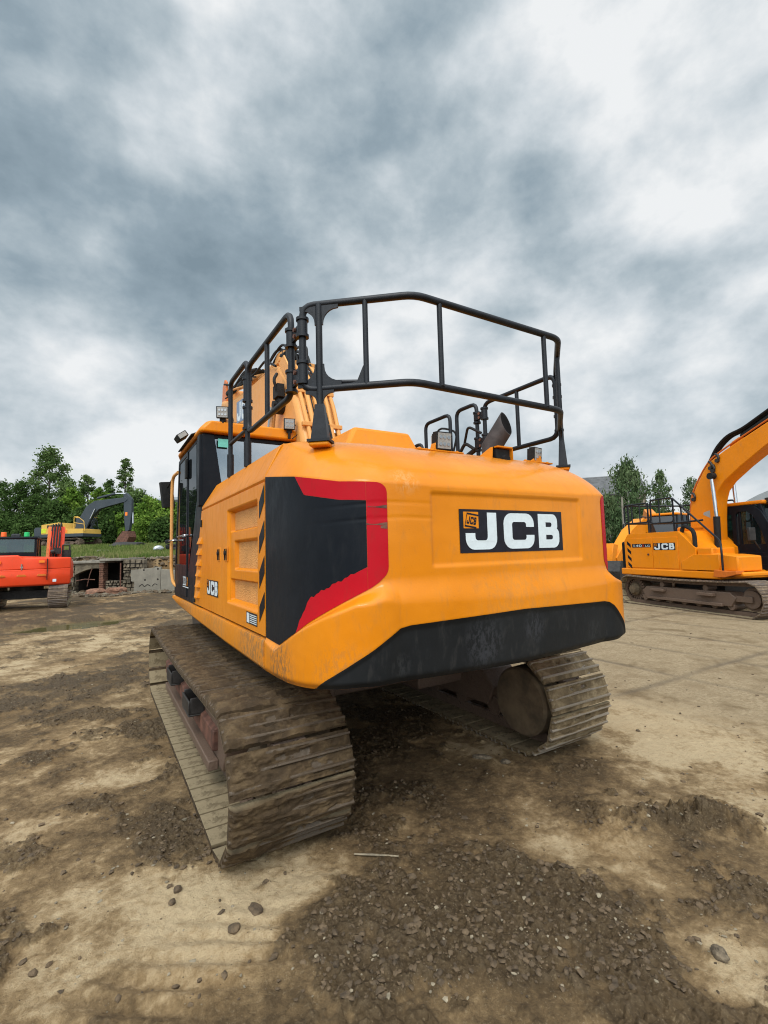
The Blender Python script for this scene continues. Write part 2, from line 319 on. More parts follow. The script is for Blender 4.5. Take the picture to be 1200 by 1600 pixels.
# ================================================================== GROUND
def toCam(x,y):
    dx=x-CAMP.x; dy=y-CAMP.y
    return dx*math.cos(HD)-dy*math.sin(HD), dx*math.sin(HD)+dy*math.cos(HD)
def G(x,y,cx,cy,rx,ry=None,rot=0):
    ry=rx if ry is None else ry; c,s=math.cos(rot),math.sin(rot); X=(x-cx)*c+(y-cy)*s; Y=-(x-cx)*s+(y-cy)*c
    return np.exp(-((X/rx)**2+(Y/ry)**2))
def ground_fields(x,y):
    xr,d=toCam(x,y); dist=np.hypot(xr,d)
    wx=x+.34*fbm(x*1.6,y*1.6,oct=4,seed=5); wy=y+.34*fbm(x*1.6,y*1.6,oct=4,seed=9)
    b=.565+.42*fbm(x*.55,y*.55,oct=3,seed=1)+.62*fbm(x*1.9,y*1.5,oct=5,seed=2,g=.6)
    # compacted pale crust
    for cx,cy,rx,ry,ro,a in ((-2.0,-.15,.45,.16,.3,.6),(-2.45,-.65,.3,.2,0,.5),(-1.5,-2.2,.42,.2,.5,.95),(-1.1,-2.08,.24,.13,.4,.8),(-2.0,-2.1,.35,.2,.4,.7),(-2.2,-1.6,.3,.3,0,.5),(.30,-2.68,.28,.3,.3,.75),(-.05,-3.45,.26,.3,0,.7),(.1,-3.0,.14,.2,0,.3),
        (2.3,-1.8,.9,.6,0,.55),(1.7,-2.45,.7,.3,0,.5),(-2.8,6,1.2,1.2,0,.5),(-1.4,6.7,1.2,1,0,.5),(-3.1,4.6,.9,.5,0,.3),(-2.7,.9,.5,.35,0,.35),(-3.0,8.6,1.8,.7,0,.35)):
        b=b-.80*a*G(wx,wy,cx,cy,rx,ry,ro)
    for cx,cy,rx,ry,ro,a in ((-.75,-2.5,.42,.42,0,.65),(-1.15,-2.8,.5,.34,0,.8),(-.45,-3.0,.42,.40,0,.7),(-.2,-1.0,1.1,2.4,0,.65),(-1.95,-1.3,.28,.16,.6,.35),(.95,-3.0,.32,.2,-.5,.55),(-2.35,2.2,.7,.35,0,.35),(-2.4,3.6,.8,.3,0,.35),(-1.95,-2.62,.5,.22,.3,.45),(-1.9,-1.0,.25,.7,0,.18),(-2.6,-1.9,.4,.14,.4,.3),(1.0,-1.9,.5,.3,0,.2),(1.1,-2.2,.7,.14,-.2,.2),(-2.3,-.45,.8,.09,.35,.25)):
        b=b+.50*a*G(wx,wy,cx,cy,rx,ry,ro)  # darker wet mud patches; the one under the machine also paints in its shadow
    slab=sst(2.2,3.4,x+.6*fbm(x*.5,y*.5,oct=2,seed=31))*sst(26,20,dist)
    b=b-.45*slab; far=sst(9,13,d)*(1-sst(0,4,xr+ .1*d)); b=b+.22*far+.3*far*fbm(x*.8,y*.5,oct=3,seed=61)
    b=b+.46*fbm(x*4.3,y*4.3,oct=4,seed=3,g=.66)+.22*fbm(x*16,y*16,oct=3,seed=43,g=.6)
    tone=np.clip(b,0,1.2); rgh=.5+.9*fbm(x*2.3,y*2.3,oct=4,seed=51,g=.6)+.4*fbm(x*8,y*8,oct=3,seed=52); mud=np.clip(.9*sst(.58,1.02,b+.75*(rgh-.5))+.75*sst(.62,.88,rgh)*(1-slab)*sst(.0,.35,b),0,1)
    jt=np.zeros_like(x)
    for c in np.arange(2.77,26,1.39): jt=np.maximum(jt,np.exp(-((x-c+.03*fbm(y*.8,y*0+c,oct=2,seed=8))/.05)**2)*(.25+.75*vnoise(y*1.3,x*0+c,seed=4)))
    for k in range(-3,8):
        cy=-1.18+3.0*k
        jt=np.maximum(jt,np.exp(-((y-cy+.05*fbm(x*.8,x*0+cy,oct=2,seed=18))/.055)**2)*(.3+.7*vnoise(x*1.3,y*0+cy,seed=14)))
    jt=jt*slab
    # heights
    h=.02*fbm(x*.35,y*.35,oct=2,seed=6)+.010*fbm(x*2,y*2,oct=3,seed=7)*(1-slab)
    rid=1-np.abs(fbm(x*9,y*9,oct=4,seed=12,g=.6)); cl=fbm(x*26,y*26,oct=3,seed=13,g=.6)
    near=sst(30,10,dist)
    lump=.026*(rid-.6)+.014*cl+.011*fbm(x*52,y*52,oct=2,seed=53)+.012*np.maximum(0,fbm(x*13,y*13,oct=3,seed=44,g=.6)); ht=np.clip(.45+lump*14,0,1)
    h=h+mud*near*(.012+lump)*(1-.75*G(x,y,-1.95,-2.62,.5,.22,.3))
    h=h+near*(1-mud)*(.0075*fbm(x*14,y*14,oct=4,seed=21,g=.68)+.003*np.maximum(0,fbm(x*5,y*5,oct=3,seed=22)))
    h=h+mud*.03*sst(8,14,d)*fbm(x*1.7,y*.9,oct=4,seed=23)
    # thrown-up mud ridge on the right, tyre-smeared ruts at lower left
    rg9=G(wx,wy,1.02,-2.93,.50,.16,-.50); h=h+.085*rg9*(1+1.0*cl+.5*(rid-.6)); mud=np.clip(mud+.8*rg9,0,1)
    rt=np.sin((x*.75+y*1.0)*46+3*fbm(x*2,y*2,oct=2,seed=25)); h=h+.012*rt*G(x,y,-2.0,-2.40,.60,.26,.3)
    h=h-.012*jt
    # wheel-churned bank at left, 9..20 m away
    h=h+.10*fbm(x*.5,y*.5,oct=3,seed=26)*sst(9,14,d)*(1-sst(-4,1,xr))
    pud=G(x,y,-2.95,10.3,1.35,.75,.25)+.5*G(x,y,-1.8,11.0,.9,.4,.2); h=h-.09*sst(.2,.8,pud)
    # plateau behind the ruined wall
    lft=1-sst(-7.5,-2.5,xr+ .04*(d-25)); st=np.where(np.abs(xr+13.7)<3.6,sst(25.4,25.9,d+.1*fbm(x*2,y*2,oct=2,seed=40)),sst(23.2,25.6,d+.9*fbm(x*.9,y*.9,oct=3,seed=41)))
    h=h+lft*(1.62*st+1.35*sst(26,50,d)+.10*st*fbm(x*.8,y*.8,oct=3,seed=27))
    h=h+(1-lft)*sst(60,110,d)*1.0
    gr=lft*sst(26.0,28.5,d+1.6*fbm(x*.5,y*.5,oct=3,seed=28))*sst(-.75,-.1,fbm(x*.35,y*.35,oct=3,seed=33)); gr=np.maximum(gr,sst(70,100,d)*.8)
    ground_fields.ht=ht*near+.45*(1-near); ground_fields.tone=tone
    return h,mud,jt,gr,slab
def ground_z(x,y):
    return ground_fields(np.array([float(x)]),np.array([float(y)]))[0][0]
ang=np.concatenate([np.arange(-180,-48,5.0),np.arange(-48,-46,1),np.arange(-46,46.01,.115),np.arange(47,180.1,5.0)]); ang[-1]=180
rad=[.05,.6,1.1]
while rad[-1]<6.5: rad.append(rad[-1]*1.0036)
while rad[-1]<34: rad.append(rad[-1]*1.0085)
while rad[-1]<1500: rad.append(rad[-1]*1.05)
rad=np.array(rad); A,Rr=np.meshgrid(np.radians(ang)+HD,rad); gx=CAMP.x+Rr*np.sin(A); gy=CAMP.y+Rr*np.cos(A)
gh,gm,gj,gg,gs=ground_fields(gx,gy); ght=ground_fields.ht; gto=ground_fields.tone
def mk_ground():
    m,t,b=newmat('ground_soil')
    def at_(n): a=t.nodes.new('ShaderNodeAttribute'); a.attribute_name=n; return a.outputs['Fac']
    n1=noise(t,3.0,8,.65,.2); n2=noise(t,24,8,.7,.3); n3=noise(t,130,4,.65); n4=noise(t,.7,4,.6)
    tn_=mth(t,'ADD',at_('tone'),mth(t,'ADD',mth(t,'MULTIPLY',mth(t,'SUBTRACT',n1,.5),.75),mth(t,'MULTIPLY',mth(t,'SUBTRACT',n2,.5),1.15)))
    crust=ramp(t,tn_,[(.0,(.41,.33,.21)),(.22,(.32,.245,.145)),(.42,(.215,.152,.080)),(.66,(.135,.092,.046)),(.95,(.075,.050,.024))])
    crust=mixc(t,mrange(t,n4,.50,.68,0,.4),crust,(.24,.155,.07))
    slab=ramp(t,n2,[(.25,(.17,.125,.072)),(.45,(.26,.205,.128)),(.7,(.37,.305,.205))])
    slab=mixc(t,mrange(t,n1,.42,.68,0,.7),slab,(.20,.15,.088)); slab=mixc(t,mrange(t,tn_,.15,.7,0,.85),slab,(.15,.108,.058))
    c=mixc(t,at_('slab'),crust,slab)
    mudc=ramp(t,n2,[(.25,(.034,.021,.009)),(.5,(.075,.049,.022)),(.70,(.135,.092,.045)),(.85,(.19,.135,.07))])
    mudc=mixc(t,mrange(t,n1,.5,.7,0,.35),mudc,(.13,.088,.048))
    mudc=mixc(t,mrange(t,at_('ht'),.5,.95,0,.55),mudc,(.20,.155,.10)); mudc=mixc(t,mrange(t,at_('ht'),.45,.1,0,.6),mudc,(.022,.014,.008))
    f=mrange(t,mth(t,'ADD',at_('mud'),mth(t,'MULTIPLY',mth(t,'SUBTRACT',n2,.5),.9)),.25,.8)
    vo=t.nodes.new('ShaderNodeTexVoronoi'); vo.inputs['Scale'].default_value=48; tcv=t.nodes.new('ShaderNodeTexCoord'); t.links.new(tcv.outputs['Object'],vo.inputs['Vector'])
    vo2=t.nodes.new('ShaderNodeTexVoronoi'); vo2.inputs['Scale'].default_value=21; t.links.new(tcv.outputs['Object'],vo2.inputs['Vector'])
    mudc=mixc(t,.45,mudc,ramp(t,tn_,[(.2,(.26,.19,.10)),(.6,(.10,.068,.032)),(1.0,(.04,.027,.012))]))
    c=mixc(t,f,c,mudc); c=mixc(t,mth(t,'MULTIPLY',at_('joint'),.8),c,(.075,.06,.045))
    c=mixc(t,mrange(t,n3,.66,.74,0,.35),c,(.40,.36,.29)); c=mixc(t,mrange(t,n3,.35,.27,0,.45),c,(.05,.04,.028))
    gc=ramp(t,n1,[(.3,(.045,.065,.018)),(.5,(.10,.12,.035)),(.65,(.17,.15,.07))])
    c=mixc(t,mrange(t,mth(t,'ADD',at_('grass'),mth(t,'MULTIPLY',mth(t,'SUBTRACT',n2,.5),.6)),.35,.65),c,gc)
    n6=noise(t,62,6,.75); c=mixc(t,mrange(t,n6,.52,.66,0,.45),c,mixc(t,1.0,c,(.45,.40,.34),'MULTIPLY')); c=mixc(t,mrange(t,n6,.46,.34,0,.25),c,(.36,.29,.19)); c=mixc(t,mrange(t,at_('grass'),0,.3,1,0),c,mixc(t,1.0,c,(1.0,.94,.87),'MULTIPLY'))
    setin(t,b,'Base Color',c); setin(t,b,'Roughness',mrange(t,f,0,1,.92,.72)); b.inputs['Specular IOR Level'].default_value=.3
    h=mth(t,'ADD',mth(t,'MULTIPLY',n2,.7),mth(t,'MULTIPLY',n3,.25)); cr_=mth(t,'SUBTRACT',1,mth(t,'ADD',mth(t,'MULTIPLY',vo.outputs['Distance'],.8),mth(t,'MULTIPLY',vo2.outputs['Distance'],1.2))); h=mth(t,'ADD',h,mth(t,'MULTIPLY',mth(t,'MULTIPLY',cr_,mth(t,'ADD',f,.12)),.45)); bump(t,b,h,.024,.9); return m
M['ground']=mk_ground()
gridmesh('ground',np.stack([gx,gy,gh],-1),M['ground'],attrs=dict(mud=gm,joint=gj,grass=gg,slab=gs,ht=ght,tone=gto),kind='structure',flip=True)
del gh,gm,gj,gg,gs
# puddle
m,t,b=newmat('puddle_water'); b.inputs['Base Color'].default_value=(.11,.095,.04,1); b.inputs['Roughness'].default_value=.06; bump(t,b,noise(t,3,3),.003); M['water']=m
mb=MB(); cpu=Vector((-2.9,10.35,-.055)); mb.add([cpu]+[cpu+Vector((1.9*math.cos(a)*(1+.15*math.sin(3*a)),1.0*math.sin(a)*(1+.2*math.cos(2*a)),0)) for a in np.linspace(0,2*PI,36,endpoint=False)],[(0,i+1,(i+1)%36+1) for i in range(36)])
mb.build('puddle_water',M['water'],kind='structure')
# loose clods and stones
def scatter(name,n,mat,size,region,seed,kindlabel,thr=None,flat=.6):
    rg=np.random.default_rng(seed); xs,ys=region(rg,n)
    h,mu,_,_,_=ground_fields(xs,ys)
    if thr is not None:
        keep=rg.random(len(xs))<thr(mu); xs,ys,h=xs[keep],ys[keep],h[keep]
    bm=bmesh.new(); bmesh.ops.create_icosphere(bm,subdivisions=1,radius=1); base=np.array([v.co[:] for v in bm.verts]); fc=np.array([[v.index for v in f.verts] for f in bm.faces]); bm.free()
    k=len(xs); sz=size(rg,k); V=np.repeat(base[None],k,0)*(1+.35*(rg.random((k,len(base),1))-.5)*2)
    V[:,:,2]*=flat; V*=sz[:,None,None]*(.65+.7*rg.random((k,1,3))); a=rg.random(k)*2*PI
    X=V[:,:,0]*np.cos(a)[:,None]-V[:,:,1]*np.sin(a)[:,None]; Y=V[:,:,0]*np.sin(a)[:,None]+V[:,:,1]*np.cos(a)[:,None]
    V=np.stack([X+xs[:,None],Y+ys[:,None],V[:,:,2]+(h+sz*.2)[:,None]],-1).reshape(-1,3)
    F=(fc[None]+(np.arange(k)*len(base))[:,None,None]).reshape(-1,3)
    me=bpy.data.meshes.new(name); me.from_pydata(V.tolist(),[],F.tolist()); me.polygons.foreach_set('use_smooth',[True]*len(me.polygons)); me.set_sharp_from_angle(angle=R(50))
    me.materials.append(mat); o=bpy.data.objects.new(name,me); COL.objects.link(o)
    return tag(o,kindlabel[0],kindlabel[1],None,'stuff')
def reg_near(rg,n):
    d=1.9*np.exp(rg.random(n)*math.log(9/1.9)); x=(rg.random(n)*2-1)*.9*d
    return CAMP.x+math.cos(HD)*x+math.sin(HD)*d, CAMP.y-math.sin(HD)*x+math.cos(HD)*d
M['clod']=plain('mud_clod',(.095,.063,.034),.85,0,.5,20,.006); M['stone']=plain('pale_stone',(.22,.18,.12),.8,0,.4,15,.003)
scatter('mud_clods',34000,M['clod'],lambda r,k:.0022+.016*r.random(k)**4.5,reg_near,3,('small brown clods of mud scattered over the yard','mud clods'),lambda m_:.035+.965*m_**1.3)
scatter('gravel_stones',3500,M['stone'],lambda r,k:.002+.010*r.random(k)**4,reg_near,4,('small pale stones scattered in the mud','gravel'),lambda m_:.3+.7*m_,.5)
# ================================================================== LOGO LETTERING
def arcp(c,r,a0,a1,n=5): return [(c[0]+r*math.cos(R(a0+(a1-a0)*i/n)),c[1]+r*math.sin(R(a0+(a1-a0)*i/n))) for i in range(n+1)]
LJ=[(.83,.93),(1.12,.93)]+arcp((.87,.32),.25,0,-90)+arcp((.42,.32),.25,-90,-180)+[(.17,.45),(.45,.45)]+arcp((.53,.36),.08,180,270,3)+arcp((.75,.36),.08,270,360,3)
LC=[(2.40,.60)]+arcp((2.14,.67),.26,0,90)+arcp((1.61,.67),.26,90,180)+arcp((1.61,.33),.26,180,270)+arcp((2.14,.33),.26,270,360)+[(2.40,.40),(2.12,.40)]+arcp((2.05,.35),.07,0,-90,3)+arcp((1.70,.35),.07,-90,-180,3)+arcp((1.70,.65),.07,180,90,3)+arcp((2.05,.65),.07,90,0,3)+[(2.12,.60)]
LB=[(2.56,.93)]+arcp((3.12,.75),.18,90,0)+arcp((3.22,.62),.08,0,-45,2)+arcp((3.20,.42),.16,45,0,2)+arcp((3.14,.29),.22,0,-90)+[(2.56,.07)]
LBh=[[(2.84,.60),(3.02,.60)]+arcp((3.02,.66),.06,-90,90,4)[1:]+[(2.84,.72)],[(2.84,.28),(3.05,.28)]+arcp((3.05,.34),.06,-90,90,4)[1:]+[(2.84,.40)]]
def flat_loops(loops,mp,off,th=.0012):
    mb=MB(); flat=[q for l in loops for q in l]; n=len(flat); tr=tessellate_polygon([[Vector((q[0],q[1],0)) for q in l] for l in loops])
    vs=[mp(q[0],q[1],off) for q in flat]+[mp(q[0],q[1],off-th) for q in flat]; fs=[tuple(t) for t in tr]
    o=0
    for l in loops:
        k=len(l)
        for i in range(k): fs.append((o+i,o+(i+1)%k,n+o+(i+1)%k,n+o+i))
        o+=k
    mb.add(vs,fs); return mb
def jcb_logo(parent,mp,small=True,grey=False):
    """mp(a,b,off): a 0..3.5 along the word, b 0..1 up"""
    mb=MB(); n=28; mb.add([mp(3.5*i/n,j,.003) for j in (0,1) for i in range(n+1)],[(i,i+1,n+2+i,n+1+i) for i in range(n)])
    pl=mb.build('logo_plate',M['decalblue' if grey else 'decal'],parent,smooth=30)
    for lp in ([LJ],[LC],[LB]+LBh):
        flat_loops(lp,mp,.0045).build('logo_letter',M['white'],pl,smooth=0)
    if small:
        flat_loops([[(.12,.56),(.56,.56),(.56,.94),(.12,.94)]],mp,.0045).build('logo_square',M['yellow'],pl,smooth=0)
        sm=lambda a,b,o: mp(.18+a*.085+b*.05,.63+b*.20-a*.012+.03,o)
        mb=MB()
        for lp in ([LJ],[LC],[LB]+LBh):
            q=flat_loops(lp,sm,.006); mb.add(q.v,q.f)
        q=flat_loops([[(-.25,-.3),(3.7,-.3),(3.7,-.12),(-.08,-.12),(-.08,1.12),(3.7,1.12),(3.7,1.3),(-.25,1.3)]],sm,.006); mb.add(q.v,q.f)
        mb.build('small_emblem',M['decal'],pl,smooth=0)
    return pl
def text(parent,s,mp,mat,off=.0045,name='lettering',width=None):
    """flat lettering from the built-in font mapped through mp; height 1"""
    cu=bpy.data.curves.new('t','FONT'); cu.body=s; cu.size=1.35; ob=bpy.data.objects.new('t',cu); COL.objects.link(ob)
    bpy.context.view_layer.update(); dg=bpy.context.evaluated_depsgraph_get(); me=bpy.data.meshes.new_from_object(ob.evaluated_get(dg))
    bpy.data.objects.remove(ob); xs=[v.co.x for v in me.vertices]; sc=(width/(max(xs)-min(xs))) if width else 1
    mb=MB(); mb.add([mp((v.co.x-min(xs))*sc,v.co.y,off) for v in me.vertices],[tuple(p.vertices) for p in me.polygons]); bpy.data.meshes.remove(me)
    o=mb.build(name,mat,parent,smooth=0); return o
EX=None
# ================================================================== CRAWLER TRACKS
def shoe_mesh(name,w,pitch,mat,mudh,seed,nx=44,ny=22,gap_center=True,gh=.026):
    """one track shoe: x across, y along the chain, z outwards; three grouser bars with mud packed between"""
    a=np.linspace(-w/2,w/2,nx); b=np.linspace(-pitch*.5-.022,pitch*.5-.002,ny*2); X,Y=np.meshgrid(a,b)
    g=np.zeros_like(X)
    for c,k in ((-.40,1),(-.02,.8),(.36,.95)): g=np.maximum(g,k*sst(.011,.006,np.abs(Y-c*pitch)))
    g=g*gh
    n1=fbm(X*7+seed*13.1,Y*18+seed*7.7,oct=4,seed=seed,g=.6); n2=fbm(X*3+seed*3.3,Y*3,oct=2,seed=seed+50); n3=fbm(X*9,Y*75+seed,oct=3,seed=seed+9)+.7*fbm(X*45,Y*50+seed,oct=2,seed=seed+19)
    mh=mudh*(.72+.8*n1+.8*n2)+.0055*n3*min(1,mudh/.02)
    ed=sst(0,.02,w/2-np.abs(X)); mh=mh*(.35+.65*ed)
    hole=np.zeros_like(X)
    for cx in (-.07,.07): hole=np.maximum(hole,sst(.032,.024,np.abs(X-cx))*sst(.016,.010,np.abs(Y-pitch*.17)))
    if gap_center: mh=np.where(hole>.5,mh-.012,mh)
    Z=np.maximum(g,np.maximum(mh,0)+.001); Z=Z-.010*sst(-pitch*.5+.01,-pitch*.5-.015,Y); Z=Z-hole*.02*(mudh<.02)*(Z<.02)
    mud=sst(-.004,.007,mh-g)
    top=np.stack([X,Y,Z+.012],-1)
    # close the sides and the inner face
    rows=[np.concatenate([top[:,:1]*[1,1,0]+[0,0,-.004],top,top[:,-1:]*[1,1,0]+[0,0,-.004]],1)]
    V=rows[0]; l=V[-1:].copy(); l[:,:,2]=-.006; f0=V[:1].copy(); f0[:,:,2]=-.006; f0[:,:,1]=-pitch*.5+.018; f1=f0.copy(); f1[:,:,2]=.004; f2=V[:1].copy(); f2[:,:,2]=.002
    V=np.concatenate([l,f0,f1,f2,V,l],0); mud=np.pad(mud,((4,1),(1,1)),constant_values=.6); dry=np.zeros_like(mud); dry[:2]=1; dry[-1]=1
    o=gridmesh(name,V,mat,attrs=dict(mud=mud,dry=dry),smooth=True); me=o.data; me.set_sharp_from_angle(angle=R(48)); bpy.data.objects.remove(o); return me
def stadium(yr,yf,zc,Rr,sag,pitch,off):
    """closed chain path, returns (y,z,ty,tz) at shoe centres"""
    pts=[]
    for i in range(41): t=-PI/2-PI*i/40; pts.append((yr+Rr*math.cos(t),zc+Rr*math.sin(t)))
    n=40
    for i in range(1,n): k=i/n; pts.append((yr+(yf-yr)*k,zc+Rr-sag*math.sin(PI*k)-.0*k))
    for i in range(41): t=PI/2-PI*i/40; pts.append((yf+Rr*math.cos(t),zc+Rr*math.sin(t)))
    for i in range(1,n): k=i/n; pts.append((yf+(yr-yf)*k,zc-Rr))
    P=np.array(pts+[pts[0]]); sg=np.linalg.norm(np.diff(P,axis=0),axis=1); cum=np.concatenate([[0],np.cumsum(sg)]); T=cum[-1]
    N=int(round(T/pitch)); out=[]
    for i in range(N):
        s=(i+off)*T/N
        def pt(s): s%=T; return np.array([np.interp(s,cum,P[:,0]),np.interp(s,cum,P[:,1])])
        p=pt(s); d=pt(s+.03)-pt(s-.03); d/=np.linalg.norm(d); out.append((p[0],p[1],d[0],d[1]))
    return out,T/N
def add_track(root,xc,w,yr,yf,zc,Rr,pitch,variants,framemat,sag=.03,off=.3,side=-1,detail=True,shoes=True):
    """side: direction of the outer side"""
    pos,p=stadium(yr,yf,zc,Rr,sag,pitch,off)
    mb=MB(); cw=.055
    for (y,z,ty,tz) in pos:                       # link chain
        ny,nz=(-tz,ty); 
        for sx in (-.075,.075): mb.obox((xc+sx,y+ (-ny)*.045,z+(-nz)*.045) if False else (xc+sx,y,z),(1,0,0),(0,ty,tz),(0,-tz,ty),.02,p*.52,.045)
        mb.cyl((xc-.1,y+ty*p*.5,z+tz*p*.5),(xc+.1,y+ty*p*.5,z+tz*p*.5),.028,n=8)
    tr=mb.build('crawler_track',framemat,root)
    # path runs rear-bottom -> rear-top -> front-top -> front-bottom, outward normal = (tz,-ty) flipped to the left of travel
    for i,(y,z,ty,tz) in enumerate(pos):
        Z=Vector((0,-tz,ty)); Z=-Z if (Z.y*(y-(yr+yf)/2)*.0+Z.dot(Vector((0,y-min(max(y,yr),yf),z-zc))))<0 else Z
        Y=Vector((0,ty,tz)); X=Y.cross(Z)
        if shoes:
            me=variants[(i*7+3)%len(variants)]; o=bpy.data.objects.new('track_shoe',me); COL.objects.link(o); o.parent=tr
            c=Vector((xc,y,z))+Z*.05; wob=(random.random()-.5)*.05
            mt=Matrix((X,Y,Z)).transposed().to_4x4(); o.matrix_local=Matrix.Translation(c)@mt@Matrix.Rotation(wob,4,'X')
    # frame
    fr=MB(); rb=Rr
    fr.prism([(yr+.50,zc-rb+.14),(yf-.42,zc-rb+.14),(yf-.30,zc+.02),(yf-.45,zc+.13),(yr+.55,zc+.13),(yr+.40,zc)],0,xc-.19,xc+.19)
    f=fr.build('track_frame',framemat,root,bevel=.012)
    g=MB(); ox=xc+side*.19
    g.prism([(yr+.62,zc-.20),(yf-.6,zc-.20),(yf-.6,zc-.13),(yr+.62,zc-.13)],0,ox,ox+side*.07)
    for yy in (yr+1.0,yf-1.0): g.box(min(ox,ox+side*.12),max(ox,ox+side*.12),yy-.22,yy+.22,zc+.02,zc+.09) if root is not EX else None
    g.build('frame_step',framemat,f,bevel=.008)
    if detail:
        for k in range(7):
            yy=yr+.45+(yf-yr-.9)*k/6; c=MB(); c.cyl((xc-.16,yy,zc-rb+.14),(xc+.16,yy,zc-rb+.14),.085,n=18); c.build('track_roller',framemat,f,bevel=.006)
        for k in (.3,.68):
            yy=yr+(yf-yr)*k; c=MB(); c.cyl((xc-.14,yy,zc+rb-.10-sag),(xc+.14,yy,zc+rb-.10-sag),.07,n=16); c.build('carrier_roller',framemat,f)
    c=MB(); c.cyl((xc-.05,yf,zc),(xc+.05,yf,zc),rb-.07,n=32); c.cyl((xc-.11,yf,zc),(xc+.11,yf,zc),rb-.13,n=32); c.box(xc-.16,xc+.16,yf-.34,yf+.05,zc-.07,zc+.07); c.build('idler_wheel',framemat,root,bevel=.01)
    c=MB(); n=22; c.cyl((xc-.03,yr,zc),(xc+.03,yr,zc),rb-.10,n=40)
    for i in range(n):
        a=2*PI*i/n; c.obox((xc,yr+(rb-.07)*math.cos(a),zc+(rb-.07)*math.sin(a)),(1,0,0),(0,-math.sin(a),math.cos(a)),(0,math.cos(a),math.sin(a)),.03,.025,.05)
    sp=c.build('drive_sprocket',framemat,root)
    c=MB(); 
    prof=[(.0,.30),(.10,.30),(.12,.26),(.2,.24),(.215,.20),(.24,.06)]
    for s,lst in ((side,[(.03,rb-.14),(.10,rb-.15),(.14,rb-.20),(.19,rb-.22),(.2,.03)]),(-side,[(.03,rb-.035),(.15,rb-.035),(.28,rb-.04),(.30,rb-.06),(.305,.03)])):
        rings=[[ (xc+s*dx,yr+rr*math.cos(2*PI*i/36),zc+rr*math.sin(2*PI*i/36)) for i in range(36)] for dx,rr in lst]; c.loft(rings,True,True)
    c.build('final_drive_cover',M['mudplate'] if detail else framemat,root,smooth=35)
    return tr,f
# ================================================================== MAIN EXCAVATOR
EX=empty('excavator',label='big orange excavator with black railing and JCB plate on its counterweight, nearest the camera',cat='excavator')
VL=[shoe_mesh('track_shoe_mesh',.70,.190,M['shoe'],.034,s,nx=84,ny=22) for s in range(8)]
VR=[shoe_mesh('dry_track_shoe_mesh',.70,.190,M['shoe_dry'],.014,s+20,nx=60,ny=16) for s in range(8)]
ZC,RR=.405,.315
add_track(EX,-1.245,.70,-1.60,2.06,ZC,RR,.190,VL,M['frame'],side=-1,sag=.035)
add_track(EX,1.145,.70,-1.60,2.06,ZC,RR,.190,VR,M['frame'],side=1,sag=.035,off=.1)
g=MB()
g.prism([(-.95,.32),(1.75,.32),(1.75,.46),(-.95,.46)],0,-1.47,-1.40)
g.add([(-1.40,-.95,.46),(-1.40,1.75,.46),(-1.16,1.75,.66),(-1.16,-.95,.66),(-1.47,-.95,.455),(-1.47,1.75,.455),(-1.16,1.75,.62),(-1.16,-.95,.62)],[(0,1,2,3),(4,7,6,5),(4,5,1,0),(5,6,2,1),(7,4,0,3)])
g.build('side_guard',M['rust'],EX,bevel=.01)
for yy in (-.33,.72):
    g=MB(); g.box(-1.56,-1.44,yy-.16,yy+.16,.44,.455); g.box(-1.56,-1.545,yy-.16,yy+.16,.455,.56); g.box(-1.545,-1.44,yy-.16,yy-.145,.455,.58); g.box(-1.545,-1.44,yy+.145,yy+.16,.455,.58); g.build('boarding_step',M['dsteel'],EX,bevel=.006)
u=MB(); u.prism([(-.86,.42),(-.86,.68),(-.62,.86),(.62,.86),(.86,.68),(.86,.42),(.5,.40),(-.5,.40)],1,-.55,.85); 
for sx in (-1,1):
    for y0,y1 in ((-.75,-.45),(.75,1.05)): u.obox((sx*.75,(y0+y1)/2,.50),(1,0,0),(0,1,0),(0,0,1),.32,.14,.13)
u.build('undercarriage_frame',M['frame'],EX,bevel=.02)
u=MB(); u.cyl((0,.15,.86),(0,.15,1.03),.66,n=48); u.build('slewing_ring',M['dsteel'],EX)
u=MB(); u.box(-1.2,1.2,-1.6,2.3,1.03,1.155); u.box(-.5,.5,-2.2,-1.6,1.02,1.15); u.build('turntable_deck',M['dsteel'],EX)
# ---- counterweight
PW=[(0,-2.462),(.3,-2.459),(.62,-2.447),(.85,-2.43),(.95,-2.405),(1.04,-2.35),(1.12,-2.26),(1.19,-2.12),(1.235,-1.95),(1.258,-1.75),(1.27,-1.55)]
def catmull(P,n):
    P=[Vector(p) for p in P]; P=[P[0]*2-P[1]]+P+[P[-1]*2-P[-2]]; out=[]
    for i in range(1,len(P)-2):
        for k in range(n):
            t=k/n; a,b,c,d=P[i-1:i+3]; out.append(.5*((2*b)+(c-a)*t+(2*a-5*b+4*c-d)*t*t+(3*b-a-3*c+d)*t**3))
    out.append(P[-2]); return out
half=catmull(PW,14); PC=np.array([(-p.x,p.y) for p in half[::-1]][:-1]+[(p.x,p.y) for p in half])
cum=np.concatenate([[0],np.cumsum(np.linalg.norm(np.diff(PC,axis=0),axis=1))]); SH=cum[-1]/2; cum-=SH
tan=np.gradient(PC,cum,axis=0); tan/=np.linalg.norm(tan,axis=1)[:,None]; NRM=np.stack([tan[:,1],-tan[:,0]],1)
def cw_base(s):
    x=np.interp(s,cum,PC[:,0]); y=np.interp(s,cum,PC[:,1]); nx=np.interp(s,cum,NRM[:,0]); ny=np.interp(s,cum,NRM[:,1]); k=np.hypot(nx,ny); return x,y,nx/k,ny/k
S_=[0,.5,.83,.96,1.12,1.30,1.38,1.49,1.69,SH]
def f_ridge(s): return np.interp(np.abs(s),[0,.84,.93,.99,1.378,1.492,1.70,SH],[1.545,1.545,1.53,1.49,1.30,1.238,1.143,1.160])
